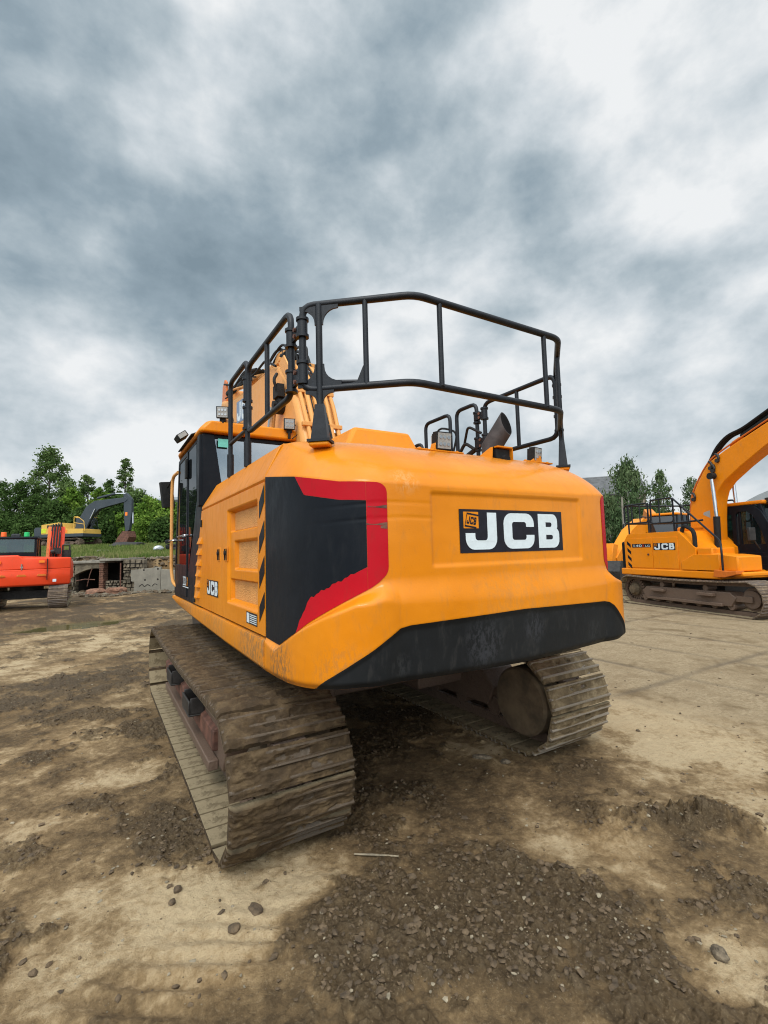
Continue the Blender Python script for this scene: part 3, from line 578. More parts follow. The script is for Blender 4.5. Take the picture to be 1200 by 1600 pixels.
def f_face(s): return np.interp(np.abs(s),[0,.6,.9,1.15,1.49,SH],[2.028,2.03,2.04,2.055,2.12,2.178])
def f_bot(s): return np.interp(np.abs(s),[0,.45,.9,1.05,1.18,1.33,1.55,SH],[.99,.998,1.01,1.015,1.005,.99,.97,.95])
def f_band(s): return np.where(np.asarray(s)<0,np.interp(np.abs(s),[0,.80,.86,.90,1.27,SH],[1.318,1.30,1.29,1.265,.99,.90]),np.interp(np.abs(s),[0,.80,.86,.90,1.11,SH],[1.318,1.30,1.29,1.265,1.02,.90]))
def f_flare(s): return np.interp(np.abs(s),[0,.5,.85,1.0,1.15,1.3,1.6,SH],[.035,.032,.035,.080,.108,.090,.045,.012])
def cw_off(s,z):
    a=np.abs(s); zr=f_ridge(s); fl=f_flare(s); zb=f_band(s)
    w=np.interp(a,[0,.85,1.05,SH],[.17,.14,.045,.02])
    o=fl*sst(0,1,(zr-z)/w)
    under=sst(0,.03,zb-z)*np.interp(a,[0,.9,1.2,1.25],[.012,.012,.004,0])+np.maximum(0,zb-z)*np.interp(a,[0,.9,1.22],[.10,.10,.02]); o=o-under
    o=o-.025*sst(.045,0,z-f_bot(s))**2
    # recessed logo field
    x,_,_,_=cw_base(s); rec=sst(.632,.620,np.abs(x))*sst(1.588,1.600,z)*sst(2.0,1.986,z); o=o-.011*rec
    # shallow casting seams
    for z0,dz in ((1.925,.012),(1.845,.014)): o=o-.0028*np.exp(-((z-z0-.01*np.sin(s*6))/.006)**2)*sst(1.5,.9,a)*(np.abs(x)>.62)*(s<0)
    o=o-.0*s
    return o
def cw_pt(s,z,off=0.0):
    x,y,nx,ny=cw_base(s); o=cw_off(s,z)+off; return np.stack([x+nx*o,y+ny*o,z+0*x],-1)
NS=420; ss=np.linspace(-SH,SH,NS)
rows=[]; nz=110
xb,yb,nx,ny=cw_base(ss)
for k in range(nz):
    t=k/(nz-1); z=f_bot(ss)+(f_face(ss)-f_bot(ss))*t; rows.append(cw_pt(ss,z))
Ht=2.395-f_face(ss)
cwB=cw_pt(ss,f_face(ss)); bx,by,_,_=cw_base(ss); dxT=bx*(1.15/1.27)-bx; dyT=-1.55+(by+1.55)*.24-by
bl=np.interp(np.abs(ss),[0,.8,1.2,SH],[.35,.35,.6,.95])
def cw_roll(k): 
    th=PI/2*k; cs_=(1-np.cos(th))*(1-bl)+k*bl; sn_=np.sin(th)*(1-bl)+k*bl
    return np.stack([cwB[:,0]+dxT*cs_,cwB[:,1]+dyT*cs_,f_face(ss)+Ht*sn_],-1)
for k in range(1,33): rows.append(cw_roll(k/32))
last=rows[-1]
for k in range(1,5):
    t=k/4; r=last.copy(); r[:,1]=last[:,1]*(1-t)+(-1.55)*t; r[:,2]=last[:,2]+.01*t; rows.append(r)
def top_z(x,y):
    """height of the counterweight top at (x,y)"""
    P=np.concatenate([cw_roll(k/32) for k in range(33)]); i=np.argmin((P[:,0]-x)**2+(P[:,1]-y)**2); return float(P[i,2])
bot=[]
for k in range(5,0,-1):
    t=k/5; r=rows[0].copy(); r[:,1]=rows[0][:,1]*(1-t)+(-1.55)*t; r[:,2]=rows[0][:,2]-.0; bot.append(r)
V=np.stack(bot+rows,0)
CW=gridmesh('counterweight',V,M['yellow_cw'],EX,flip=False)
CW.data.set_sharp_from_angle(angle=R(55))
def cw_patch(name,s0,s1,lo,hi,mat,off,n=120,m=40,jag=0):
    s=np.linspace(s0,s1,n); zl,zh=lo(s),hi(s); T=np.linspace(0,1,m)[:,None]; z=zl[None]+(zh-zl)[None]*T; sg=np.broadcast_to(s,z.shape)
    V=cw_pt(sg.ravel(),z.ravel(),off).reshape(m,n,3)
    return gridmesh(name,V,mat,CW,flip=(s1<s0))
# left and right black corner panels with red edging
for sg in (-1,1):
    A=lambda s:np.abs(s)
    top=lambda s:f_face(s)-.004-.035*sst(.955,.898,A(s))-.0
    topr=lambda s: f_face(s)-.004-.05*(1-np.sqrt(np.clip(1-((.955-np.clip(A(s),.898,.955))/.057)**2,0,1)))
    botr=lambda s: f_ridge(s)+.006+.06*(1-np.sqrt(np.clip(1-((.955-np.clip(A(s),.898,.955))/.057)**2,0,1)))
    sb=1.008
    def b_hi(s): a=A(s); return f_face(s)-.004-np.interp(a,[sb,1.40,1.488,SH],[.098,.098,.0,0])
    def b_lo(s):
        a=A(s); j=.004*np.sin(a*70)+.003*np.sin(a*173+1); return f_ridge(s)+.006+np.interp(a,[sb,1.36,1.44,1.495,SH],[.115,.125,.06,0.0,0.0])+j*np.interp(a,[1.05,1.1,1.45,1.5],[0,1,1,0])
    cw_patch('black_corner_panel',sg*SH*.9985,sg*sb,b_lo,b_hi,M['black'],.0025,n=140,m=50)
    # red edging: upper arm, inner leg, lower arm as one mesh
    vs=[];fs=[]
    def addp(s0,s1,lo,hi,n,m):
        s=np.linspace(s0,s1,n); zl,zh=lo(s),hi(s); T=np.linspace(0,1,m)[:,None]; z=zl[None]+(zh-zl)[None]*T; V=cw_pt(np.broadcast_to(s,z.shape).ravel(),z.ravel(),.0025)
        o=len(vs); vs.extend(V.tolist()); fs.extend([(o+i*n+j,o+i*n+j+1,o+(i+1)*n+j+1,o+(i+1)*n+j) for i in range(m-1) for j in range(n-1)])
    addp(sg*1.487,sg*sb,lambda s:b_hi(s)+.001,lambda s:f_face(s)-.004,60,8)
    addp(sg*1.493,sg*sb,lambda s:f_ridge(s)+.006,lambda s:b_lo(s)-.001,90,12)
    addp(sg*(sb-.001),sg*.898,botr,topr,30,50)
    mb=MB(); mb.add(vs,fs); mb.build('red_edging',M['red'],CW,smooth=60)
    # scrapes across the red edging
    for z0,s0,s1 in ((1.905,.9,1.0),(1.815,.9,1.01),(1.80,.90,.935)) if sg<0 else ():
        mb=MB(); q=np.linspace(sg*s0,sg*s1,12); a=cw_pt(q,z0+.004*np.sin(q*30),.0035); b=cw_pt(q,z0+.010+.004*np.sin(q*47),.0035); mb.add(a.tolist()+b.tolist(),[(i,i+1,13+i,12+i) for i in range(11)]); mb.build('scrape_mark',M['rust'],CW,smooth=0)
# black lower band
cw_patch('black_bumper_band',-1.265,1.108,lambda s:f_bot(s)+.001,lambda s:np.maximum(f_band(s),f_bot(s)+.004),M['blackm'],.003,n=260,m=26)
mp=lambda a,b,o:Vector((-.437+a*.875/3.5,-2.4515-o-.008*(1-((a-1.75)/1.75)**2),1.66+b*.25))
jcb_logo(CW,lambda a,b,o:Vector(cw_pt(np.array([-.437+a*.25]),np.array([1.658+b*.25]),o)[0]))
# ---- engine house behind the cab
h=MB()
h.prism([(-1.19,1.155),(-1.19,2.150),(-1.255,2.155),(-1.255,2.17),(-1.15,2.392),(1.15,2.392),(1.255,2.17),(1.255,1.155)],1,-1.546,.20)
h.add([(-1.255,.2,1.155),(-1.255,.2,2.17),(-1.15,.2,2.392),(-.2,.2,2.392),(-.2,.2,1.155), (-1.255,1.25,1.155),(-1.255,.62,2.17),(-1.15,.42,2.392),(-.2,.42,2.392),(-.2,1.25,1.155)],[(0,1,6,5),(1,2,7,6),(2,3,8,7),(5,6,7,8,9),(3,4,9,8),(0,5,9,4)])
BODY=h.build('engine_house',M['yellow'],EX,bevel=.006)
h=MB(); h.prism([(.2,1.155),(.2,2.05),(2.2,2.0),(2.35,1.155)],0,.62,1.255); h.build('tank_housing',M['yellow'],EX,bevel=.02)
h=MB(); h.prism([(-1.5,2.395),(-1.5,2.405),(.1,2.405),(.1,2.395)],0,-1.1,1.1)
# chamfered top edge cover with a rolled lip
c=MB(); sec=[(-1.262,2.150),(-1.272,2.165),(-1.272,2.182),(-1.168,2.392),(-1.150,2.402),(-1.02,2.404),(-1.02,2.388)]
def ring(y,cut=0): return [(x,y+ (0 if z<2.2 else -cut*(z-2.18)/.22),z) for x,z in sec]
c.loft([ring(-1.546),ring(-.6),ring(.40),[(x,.655-(z-2.15)*.92,z) for x,z in sec]],True,True); c.build('hood_edge',M['yellow'],BODY,bevel=.004)
c=MB(); c.prism([(-1.02,2.392),(1.15,2.392),(1.15,2.410),(-1.02,2.404)],1,-1.54,.3); c.build('hood_top',M['yellow'],BODY)
h=MB(); yb0,yb1=-1.42,-.55   # raised engine cover
h.add([(-.66,yb0,2.40),(.10,yb0,2.40),(.10,yb1,2.40),(-.66,yb1,2.40),(-.50,yb0+.10,2.655),(.02,yb0+.1,2.655),(.02,yb1-.06,2.655),(-.50,yb1-.06,2.655)],[(0,1,5,4),(1,2,6,5),(2,3,7,6),(3,0,4,7),(4,5,6,7)]); h.build('engine_cover',M['yellow'],EX,bevel=.03,bseg=3)
# ---- side doors (left)
def door_grid(name,y0,y1,z0,z1,depth,mat,ny=150,nz=150,topcut=None,frontslope=None):
    Y,Z=np.meshgrid(np.linspace(y0,y1,ny),np.linspace(z0,z1,nz)); X=-1.272+depth(Y,Z)
    if frontslope: Y=Y+ (frontslope(Z)-y1)*((Y-y0)/(y1-y0))
    V=np.stack([X,Y,Z],-1)
    a=V[:, :1].copy(); a[...,0]=-1.255; b=V[:,-1:].copy(); b[...,0]=-1.255; V=np.concatenate([a,V,b],1)
    a=V[:1].copy(); a[...,0]=-1.255; b=V[-1:].copy(); b[...,0]=-1.255; V=np.concatenate([a,V,b],0)
    o=gridmesh(name,V,mat,EX,flip=True); o.data.set_sharp_from_angle(angle=R(50)); return o
def inset(Y,Z,y0,y1,z0,z1,w): return sst(0,w,Y-y0)*sst(0,w,y1-Y)*sst(0,w,Z-z0)*sst(0,w,z1-Z)
def d2(Y,Z):
    d=.022*inset(Y,Z,-1.375,-.50,1.295,2.055,.022)
    for z0,z1,yf in ((1.315,1.495,-.535),(1.565,1.795,-.66),(1.865,2.04,-.535)): d=d+.034*inset(Y,Z,-1.36,yf,z0,z1,.014)
    d=d+.012*inset(Y,Z,-.56,-.45,1.60,1.70,.01)*0
    return d
DR=door_grid('side_door',-1.536,-.352,1.168,2.146,d2,M['yellow'])
for z0,z1,yf in ((1.331,1.479,-.551),(1.581,1.779,-.676),(1.881,2.024,-.551)):
    mb=MB(); mb.add([(-1.2185,-1.345,z0),(-1.2185,yf,z0),(-1.2185,yf,z1),(-1.2185,-1.345,z1)],[(0,1,2,3)]); mb.build('mesh_panel',M['grille'],DR,smooth=0)
D1=door_grid('side_door',-.344,.62,1.168,2.146,lambda Y,Z:0*Y+.006*inset(Y,Z,-.33,.35,1.75,1.76,.004),M['yellow'],ny=30,nz=30,frontslope=lambda Z:.645+(2.15-Z)*.46)
for par,yy in ((D1,-.20),(DR,-.47)):
    mb=MB(); mb.box(-1.276,-1.270,yy-.045,yy+.045,1.63,1.75); mb.build('latch_plate',M['yellow'],par,bevel=.004)
    mb=MB(); mb.cyl((-1.272,yy+.01,1.70),(-1.290,yy+.01,1.70),.018,n=14); mb.box(-1.284,-1.276,yy-.03,yy-.022,1.64,1.735); mb.box(-1.284,-1.276,yy+.028,yy+.034,1.64,1.735); mb.build('latch',M['rubber'],par)
mb=MB()
for k in range(6):   # cooling louvres
    z=1.845-.112*k; y0=.60+.028*k; y1=y0+.20
    mb.add([(-1.272,y0,z-.045),(-1.272,y1,z-.045),(-1.272,y1,z+.03),(-1.272,y0,z+.03),(-1.30,y0+.015,z-.04),(-1.30,y1-.02,z-.04)],[(0,1,5,4),(4,5,2,3),(0,4,3),(1,2,5)])
mb.build('cooling_louvre',M['yellow'],D1,bevel=.004)
for bx in ((-1.288,-1.272,.98,1.10,1.185,1.225),(-1.285,-1.272,.62,.66,1.98,2.05)): mb=MB(); mb.box(*bx); mb.build('rubber_stop',M['rubber'],D1,bevel=.004)
# hazard stripes
for k in range(4):
    z=2.13-.228*k; mb=MB(); y0,y1=-1.532,-1.418; h_=.112 if k<3 else .10
    mb.add([(-1.2745,y0,z),(-1.2745,y0,z-h_),(-1.2745,y1,z-h_-.105),(-1.2745,y1,z-.105)],[(0,1,2,3)]); mb.build('hazard_stripe',M['black'],DR,smooth=0)
jcb_logo(D1,lambda a,b,o:Vector((-1.2725-o,.335-a*.505/3.5,1.312+b*.143)))
mb=MB(); mb.box(-1.2745,-1.272,-1.365,-1.10,1.205,1.285); pl=mb.build('warning_label',M['decal'],DR,smooth=0)
mb=MB(); mb.box(-1.2755,-1.2747,-1.175,-1.115,1.212,1.278); 
for k in range(5): mb.box(-1.2755,-1.2747,-1.355,-1.19,1.215+k*.013,1.221+k*.013)
mb.build('label_print',M['white'],pl,smooth=0)
# ---- lower sill (left and right)
for sg in (-1,1):
    c=MB(); sec=lambda zb:[(1.255,1.152),(1.285,1.146),(1.292,1.12),(1.288,zb+.03),(1.262,zb),(1.18,zb-.0),(1.18,1.152)]
    rr=[[(sg*x,y,z) for x,z in sec(zb)] for y,zb in ((-1.546,.952),(-.5,.965),(1.0,1.0),(2.3,1.045),(2.72,1.10))]
    c.loft(rr,True,True); c.build('deck_sill',M['yellow_worn'],EX,bevel=.006)
# ---- cab
cabp=M['black']; c=MB()
xl,xr_=-1.27,-.20; yr_,yf_=.66,2.36
CAB=None
def glassquad(mb,pts,th=.006):
    P=[Vector(q) for q in pts]; n=(P[1]-P[0]).cross(P[2]-P[0]).normalized(); mb.add([p for p in P]+[p-n*th for p in P],[tuple(range(len(P))),tuple(reversed(range(len(P),2*len(P))))]+[(i,(i+1)%len(P),len(P)+(i+1)%len(P),len(P)+i) for i in range(len(P))])
# pillars, lower body
c.prism([(yr_+.02,1.155),(2.62,1.155),(2.60,1.55),(1.45,1.55),(1.30,1.75),(.95,2.3),(.98,2.96),(.70,2.96),(.66,2.2)],0,xl,xl+.05)   # left rear pillar + sill (y,z)
c.prism([(yr_+.02,1.155),(2.62,1.155),(2.60,1.55),(.9,1.55),(.80,2.96),(.70,2.96),(.66,2.2)],0,xr_-.05,xr_)
c.box(xl+.05,xr_-.05,yr_,yr_+.06,1.16,2.25)
c.bar((xl+.03,2.58,1.5),(xl+.03,2.28,2.97),.06,.08); c.bar((xr_-.03,2.58,1.5),(xr_-.03,2.28,2.97),.06,.08)
c.bar((xl+.025,1.52,1.5),(xl+.025,1.50,2.97),.05,.05)     # door post
c.box(xl+.05,xr_-.05,2.56,2.62,1.155,1.5); c.box(xl,xr_,.68,2.3,2.93,2.975); c.box(xl+.02,xr_-.02,.7,2.6,1.155,1.2)
c.bar((xl+.0,.70,2.2),(xl+.0,.715,2.96),.06,.10); c.bar((xr_,.70,2.2),(xr_,.715,2.96),.06,.10)
c.prism([(-1.268,2.15),(-1.268,2.97),(-1.150,2.97),(-1.03,2.15)],1,.645,.70)
CAB=c.build('cab',cabp,EX,bevel=.008)
rf=MB()
def rr_(y,z0,ins): return [(xl-.03+ins,y,z0),(xl-.03+ins,y,z0+.04),(xl+.05+ins,y,z0+.125),(xr_-.05-ins,y,z0+.125),(xr_+.03-ins,y,z0+.04),(xr_+.03-ins,y,z0)]
rf.loft([rr_(.60,2.985,.03),rr_(.66,2.985,0),rr_(1.4,3.0,0),rr_(2.2,3.0,0),rr_(2.42,2.985,.05)],True,True); rf.build('cab_roof',M['yellow'],CAB,bevel=.022,bseg=3)
g=MB(); glassquad(g,[(xl+.2,.655,2.24),(xr_-.06,.655,2.24),(xr_-.06,.69,2.945),(xl+.085,.69,2.945)]); wnd=g.build('rear_window',M['glass'],CAB,smooth=0)
g=MB(); g.add([(xl+.16,.650,2.93),(xl+.27,.650,2.93),(xl+.27,.648,2.84),(xl+.16,.648,2.84)],[(0,1,2,3)]); g.build('window_sticker',plain('green_sticker',(.12,.45,.38),.5,0,.1,20,0),wnd,smooth=0)
g=MB(); g.add([(xl+.17,.641,2.30),(xl+.30,.641,2.30),(xl+.30,.643,2.41),(xl+.17,.643,2.41)],[(0,1,2,3)]); g.build('window_sticker',M['white'],wnd,smooth=0)
g=MB(); glassquad(g,[(xl-.001,1.47,1.50),(xl-.001,1.47,2.93),(xl-.001,.99,2.93),(xl-.001,.97,2.32),(xl-.001,1.35,1.76)][::-1]); g.build('side_window',M['glass_dark'],CAB,smooth=0)
c=MB(); c.prism([(1.55,1.20),(2.58,1.20),(2.56,1.52),(2.28,2.95),(1.54,2.95)],0,xl-.012,xl+.02,holes=[[(1.60,1.58),(2.50,1.58),(2.22,2.90),(1.60,2.90)]]); DOOR=c.build('cab_door',cabp,CAB,bevel=.006)
g=MB(); glassquad(g,[(xl-.004,1.60,1.58),(xl-.004,1.60,2.90),(xl-.004,2.22,2.90),(xl-.004,2.50,1.58)]); g.build('door_glass',M['glass_dark'],DOOR,smooth=0)
c=MB(); c.box(xl-.035,xl-.012,1.50,1.60,2.62,2.85); c.build('door_hinge',M['rubber'],DOOR,bevel=.005)
c=MB(); c.tube([(xl-.01,2.0,1.93),(xl-.06,2.0,1.93),(xl-.06,1.45,1.93),(xl-.01,1.45,1.93)],.009,8,.02); c.tube([(xl-.01,2.35,1.90),(xl-.075,2.35,1.90),(xl-.075,2.7,1.90)],.009,8,.02); c.build('grab_bar',M['chrome'],DOOR)
g=MB(); glassquad(g,[(xl+.06,2.60,1.5),(xr_-.06,2.60,1.5),(xr_-.06,2.30,2.93),(xl+.06,2.30,2.93)]); g.build('windscreen',M['glass_clear'],CAB,smooth=0)
g=MB(); glassquad(g,[(xr_+.001,.86,1.6),(xr_+.001,2.45,1.6),(xr_+.001,2.25,2.92),(xr_+.001,.86,2.92)]); g.build('side_window',M['glass_clear'],CAB,smooth=0)
c=MB(); c.box(-.98,-.48,1.05,1.55,1.55,1.72); c.obox((-.73,1.08,2.05),(1,0,0),(0,1,.15),(0,-.15,1),.24,.06,.36); c.box(-.87,-.59,.98,1.10,2.42,2.62); c.build('operator_seat',M['seat'],CAB,bevel=.04,bseg=3)
# model number on the lower cab door
mp=lambda a,b,o:Vector((xl-.013-o,1.80-a*.135,1.335+b*.115))
text(CAB,'220',mp,M['white'],.002,'model_number',width=1.9); 
text(CAB,'X',lambda a,b,o:Vector((xl-.013-o,1.52-a*.135,1.335+b*.115)),M['yellow'],.002,'model_number',width=.8)
mb=MB(); mb.box(xl-.016,xl-.0135,1.38,1.80,1.312,1.322); mb.build('model_underline',M['white'],CAB,smooth=0)
# door hand rail, mirror, visor lamps
c=MB(); c.tube([(-1.28,2.34,2.82),(-1.31,2.66,2.80),(-1.315,2.68,2.5),(-1.315,2.66,1.5),(-1.30,2.58,1.32),(-1.25,2.45,1.27)],.022,12,.12); c.build('grab_rail',M['boom'],CAB)
c=MB(); c.obox((-1.33,3.1,2.60),(1,.25,.12),(-.25,1,0),(-.12,0,1),.085,.035,.19); c.tube([(-1.31,2.66,2.78),(-1.33,3.05,2.70)],.012,8); c.build('mirror',M['rubber'],CAB,bevel=.03,bseg=3)
c=MB(); c.obox((-1.345,1.62,3.14),(.8,0,.6),(0,1,0),(-.6,0,.8),.065,.11,.036); c.obox((-1.29,1.45,3.04),(.9,0,.4),(0,1,0),(-.4,0,.9),.05,.5,.008); lamp=c.build('roof_lamp',M['rubber'],CAB,bevel=.012)
c=MB(); c.obox((-1.345,1.505,3.14),(.8,0,.6),(0,1,0),(-.6,0,.8),.05,.006,.026); c.build('lamp_lens',M['lens'],lamp)
def work_lamp(parent,c,yawdeg,pitch=8,s=.062,stalk=.08):
    """square LED lamp facing backwards (towards -y) turned by yaw"""
    c=Vector(c); y=R(yawdeg); F=Vector((math.sin(y),-math.cos(y),-math.sin(R(pitch)))).normalized(); X=F.cross(Vector((0,0,1))).normalized(); Z=X.cross(F)
    mb=MB(); mb.obox(c,X,F,Z,s,s*.42,s); 
    for k in range(5): mb.obox(c-F*(s*.55)+X*(s*(-.8+.4*k)),X,F,Z,s*.07,s*.25,s*.85)
    mb.obox(c-Z*(s*1.25)-F*.01,X,F,Z,s*.5,s*.2,s*.35); mb.cyl(c-Z*(s*1.4),c-Z*(s*1.4+stalk),.016,n=10); 
    mb.tube([c-F*(s*.6),c-F*(s*1.4)-X*(s*1.2)+Z*.02,c-F*.02-X*(s*1.9)-Z*(s*1.5),c-Z*(s*1.4+stalk)-X*.03],.006,6,.05)
    o=mb.build('work_lamp',M['rubber'],parent,bevel=.004)
    mb=MB(); mb.obox(c+F*(s*.43),X,F,Z,s*.86,.003,s*.86); l=mb.build('lamp_lens',M['lens'],o)
    for i in (-1,0,1):
        for j in (-1,1): mb=MB(); mb.cyl(c+F*(s*.45)+X*(s*.5*i)+Z*(s*.38*j),c+F*(s*.45+.006)+X*(s*.5*i)+Z*(s*.38*j),s*.15,s*.19,n=12); mb.build('lamp_led',M['chrome'],o)
    return o
work_lamp(CAB,(-1.075,.60,3.205),-18); work_lamp(CAB,(-.345,.56,3.155),-14)
# ---- boom, stick, bucket
def boom_prism(name,prof,x0,x1,mat,parent,bev=.03): mb=MB(); mb.prism(prof,0,x0,x1); return mb.build(name,mat,parent,bevel=bev,bseg=3)
BM=boom_prism('boom',[(.15,1.75),(.28,2.6),(.42,3.02),(.60,3.43),(.80,3.77),(1.08,4.03),(1.40,4.17),(1.85,4.20),(2.8,4.30),(3.9,4.42),(4.55,4.62),(4.65,4.45),(4.5,4.28),(3.9,3.98),(2.9,3.70),(2.1,3.45),(1.55,3.0),(1.05,2.3),(.75,1.7)],-.25,.26,M['boom'],EX,.07)
mb=MB(); mb.box(-.55,-.27,.1,.7,1.15,1.95); mb.box(.28,.56,.1,.7,1.15,1.95); mb.build('boom_mount',M['yellow'],EX,bevel=.03)
mb=MB(); mb.prism([(1.25,4.13),(1.25,4.34),(1.55,4.40),(1.75,4.20)],0,-.16,-.12); mb.prism([(1.25,4.13),(1.25,4.34),(1.55,4.40),(1.75,4.20)],0,.12,.16); mb.prism([(.72,3.62),(.62,3.72),(1.0,4.16),(1.2,4.12)],0,-.255,-.235); mb.build('cylinder_bracket',M['boom'],BM,bevel=.01)
# hard pipes and hoses up the back of the boom
bk=[(.30,2.55),(.44,2.98),(.62,3.40),(.82,3.76),(1.10,4.03),(1.45,4.20),(2.4,4.28)]
for i,(x,r,mt,e) in enumerate(((-.17,.026,'boom',.06),(-.09,.03,'boom',.07),(.0,.022,'boom',.055),(.12,.03,'boom',.07),(.20,.026,'boom',.06),(.045,.014,'rubber',.08),(.07,.012,'rubber',.10),(-.045,.010,'rubber',.06))):
    mb=MB(); path=[]
    for (y,z) in bk: path.append((x+.015*math.sin(y*6+i),y-e*.85,z+e*.55))
    mb.tube(path,r,10,.1); mb.build('hydraulic_pipe' if mt=='boom' else 'hydraulic_hose',M[mt],BM)
for (y,z,x) in ((.36,2.80,-.13),(.42,2.90,.03),(.50,3.10,.15),(.62,3.35,-.1)):
    mb=MB(); mb.cyl((x,y-.06,z-.04),(x,y-.03,z+.06),.042,n=14); mb.build('pipe_coupling',M['chrome'],BM)
for (y,z) in ((.50,3.12),(.72,3.58),(1.3,4.16)): mb=MB(); mb.box(-.24,.25,y-.10,y-.04,z,z+.05); mb.build('pipe_clamp',M['boom'],BM,bevel=.006)
for i in range(5):
    x=-.16+.085*i; mb=MB(); mb.tube([(x,1.15,4.08),(x+.02,1.35,4.42),(x*.8,1.75,4.50+.02*i),(x*.7,2.3,4.36)],.019,8,.2); mb.build('hydraulic_hose',M['rubber'],BM)
for k in range(2):
    mb=MB(); mb.tube([(-.27,1.25,4.10),(-.30,1.6,4.30),(-.27,2.2,4.33),(-.28,3.2,4.42)],.016,8,.1) if k==0 else mb.tube([(-.27,2.8,4.33),(-.30,3.4,4.46),(-.2,4.2,4.58)],.018,8,.1); mb.build('hydraulic_pipe',M['boom' if k else 'rubber'],BM)
for (x,y,z,r_,l_) in ((-.12,1.25,4.28,.05,.16),(.05,1.35,4.33,.045,.2),(-.20,3.1,4.50,.05,.3),(-.20,3.8,4.60,.06,.35)):
    mb=MB(); mb.cyl((x,y,z),(x,y+l_,z+.03),r_,n=12); mb.cyl((x,y-.05,z-.01),(x,y,z),r_*.6,n=10); mb.build('hose_fitting',M['rubber'],BM,bevel=.006)
for i in range(4):
    mb=MB(); x=-.22+.09*i; mb.tube([(x,.98,4.02),(x+.03,1.05,4.30+.03*i),(x+.06,1.35,4.46-.03*i),(x+.02,1.7,4.34)],.016,8,.2); mb.build('hydraulic_hose',M['rubber'],BM)
mb=MB(); mb.tube([(-.26,2.2,4.28),(-.30,2.9,4.52),(-.30,3.6,4.42),(-.27,4.1,4.52)],.012,8,.2); mb.build('hydraulic_hose',M['rubber'],BM)
# boom cylinder ends by the side, stick cylinder on top
c=MB(); c.cyl((-.33,1.05,3.52),(-.25,1.05,3.52),.11,n=20); c.cyl((-.38,1.05,3.52),(-.30,1.05,3.52),.05,n=12); c.tube([(-.33,.98,3.62),(-.40,.95,3.80),(-.34,1.0,3.90)],.02,8,.05); c.box(-.36,-.27,.93,1.10,3.60,3.76); c.build('cylinder_pin',M['rubber'],BM)
for sx in (-.36,.37):
    c=MB(); c.cyl((sx,1.9,1.5),(sx,1.42,2.6),.085,n=18); cy=c.build('boom_cylinder',M['boom'],BM); c=MB(); c.cyl((sx,1.42,2.6),(sx,1.10,3.5),.045,n=14); c.build('cylinder_rod',M['chrome'],cy)
c=MB(); c.cyl((0,1.9,4.36),(0,3.5,4.66),.085,n=18); cy=c.build('stick_cylinder',M['boom'],BM); c=MB(); c.cyl((0,3.5,4.66),(0,4.5,4.86),.05,n=14); c.build('cylinder_rod',M['chrome'],cy)
c=MB()
for i in range(4): c.tube([(-.1-.05*i,2.2,4.40),(-.22,3.0,4.56+.03*i),(-.20,3.8,4.62),(-.2,4.2,4.82),(-.2,4.5,4.92)],.020,8,.2)
c.build('hydraulic_hose',M['rubber'],BM)
ST=boom_prism('stick',[(4.52,4.86),(4.75,4.84),(4.98,4.2),(5.0,2.2),(4.75,1.55),(4.55,1.6),(4.45,3.4),(4.38,4.2)],-.17,.18,M['boom'],EX)
c=MB()
for sx in (-.19,.20): c.prism([(4.5,4.15),(4.30,4.5),(4.34,4.92),(4.46,5.0),(4.62,4.9),(4.72,4.3)],0,sx-.02,sx+.02)
c.build('stick_bracket',M['burnt'],ST,bevel=.01)
c=MB(); c.cyl((-.0,5.08,4.2),(0,5.2,3.0),.085,n=16); cy=c.build('bucket_cylinder',M['boom'],ST); c=MB(); c.cyl((0,5.2,3.0),(0,5.1,2.0),.045,n=12); c.build('cylinder_rod',M['chrome'],cy)
c=MB()
bp=[(4.45,1.62),(5.05,1.75),(5.45,1.35),(5.5,.85),(5.25,.35),(4.75,.12),(4.2,.10),(4.3,.45)]
for sx in (-.6,.6): c.prism(bp,0,sx-.015,sx+.015)
rg=[[(x,y,z) for (y,z) in bp[:7]] for x in (-.6,.6)]; rg2=[[(x,y*.99+.06,z*.98+.02) for (y,z) in bp[:7]] for x in (-.6,.6)]; c.loft(rg,closed=False); c.loft(rg2,closed=False); bk_=c.build('bucket',M['dsteel'],EX,smooth=20)
c=MB()
for k in range(5): c.obox((-.5+.25*k,4.14,.10),(1,0,0),(0,1,0),(0,0,1),.05,.12,.03)
c.build('bucket_tooth',M['rust'],bk_)
jcb_logo(BM,lambda a,b,o:Vector((-.2505-o,3.36-a*.84/3.5,3.87+b*.36-a*.24*.11)),small=False,grey=True)
# ---- exhaust, camera housing, lamps on the counterweight
c=MB(); ex0=Vector((.80,-1.467,2.36)); P=[ex0,ex0+Vector((0,0,.17)),ex0+Vector((.03,-.02,.24)),ex0+Vector((.10,-.10,.40))]
rings=[]
def ringat(cn,nrm,r,n=28):
    x,y=ortho(nrm); return [cn+x*(r*math.cos(2*PI*i/n))+y*(r*math.sin(2*PI*i/n)) for i in range(n)]
ax=Vector((.36,-.42,.83)).normalized(); up=Vector((0,0,1)); mid=(ax+up).normalized(); x,y=ortho(up)
def rg_(cn,nrm,shear,r,n=28):
    out=[]
    for i in range(n):
        q=x*(r*math.cos(2*PI*i/n))+y*(r*math.sin(2*PI*i/n)); q=q-up*(q.dot(shear)/shear.z) if shear is not None else q; out.append(cn+q)
    return out
base=ex0; cut=ex0+Vector((0,0,.22))
r0=rg_(base,up,None,.088); r1=rg_(cut,up,mid,.088)
r2=[]
mouthn=Vector((.30,-.90,.30)).normalized(); ct=cut+ax*.24
for q in r1:
    t=(ct-q).dot(mouthn)/ax.dot(mouthn); r2.append(q+ax*t)
inn=[ct+(q-ct)*.93 for q in r2]; i1=[cut+(q-cut)*.93 for q in r1]
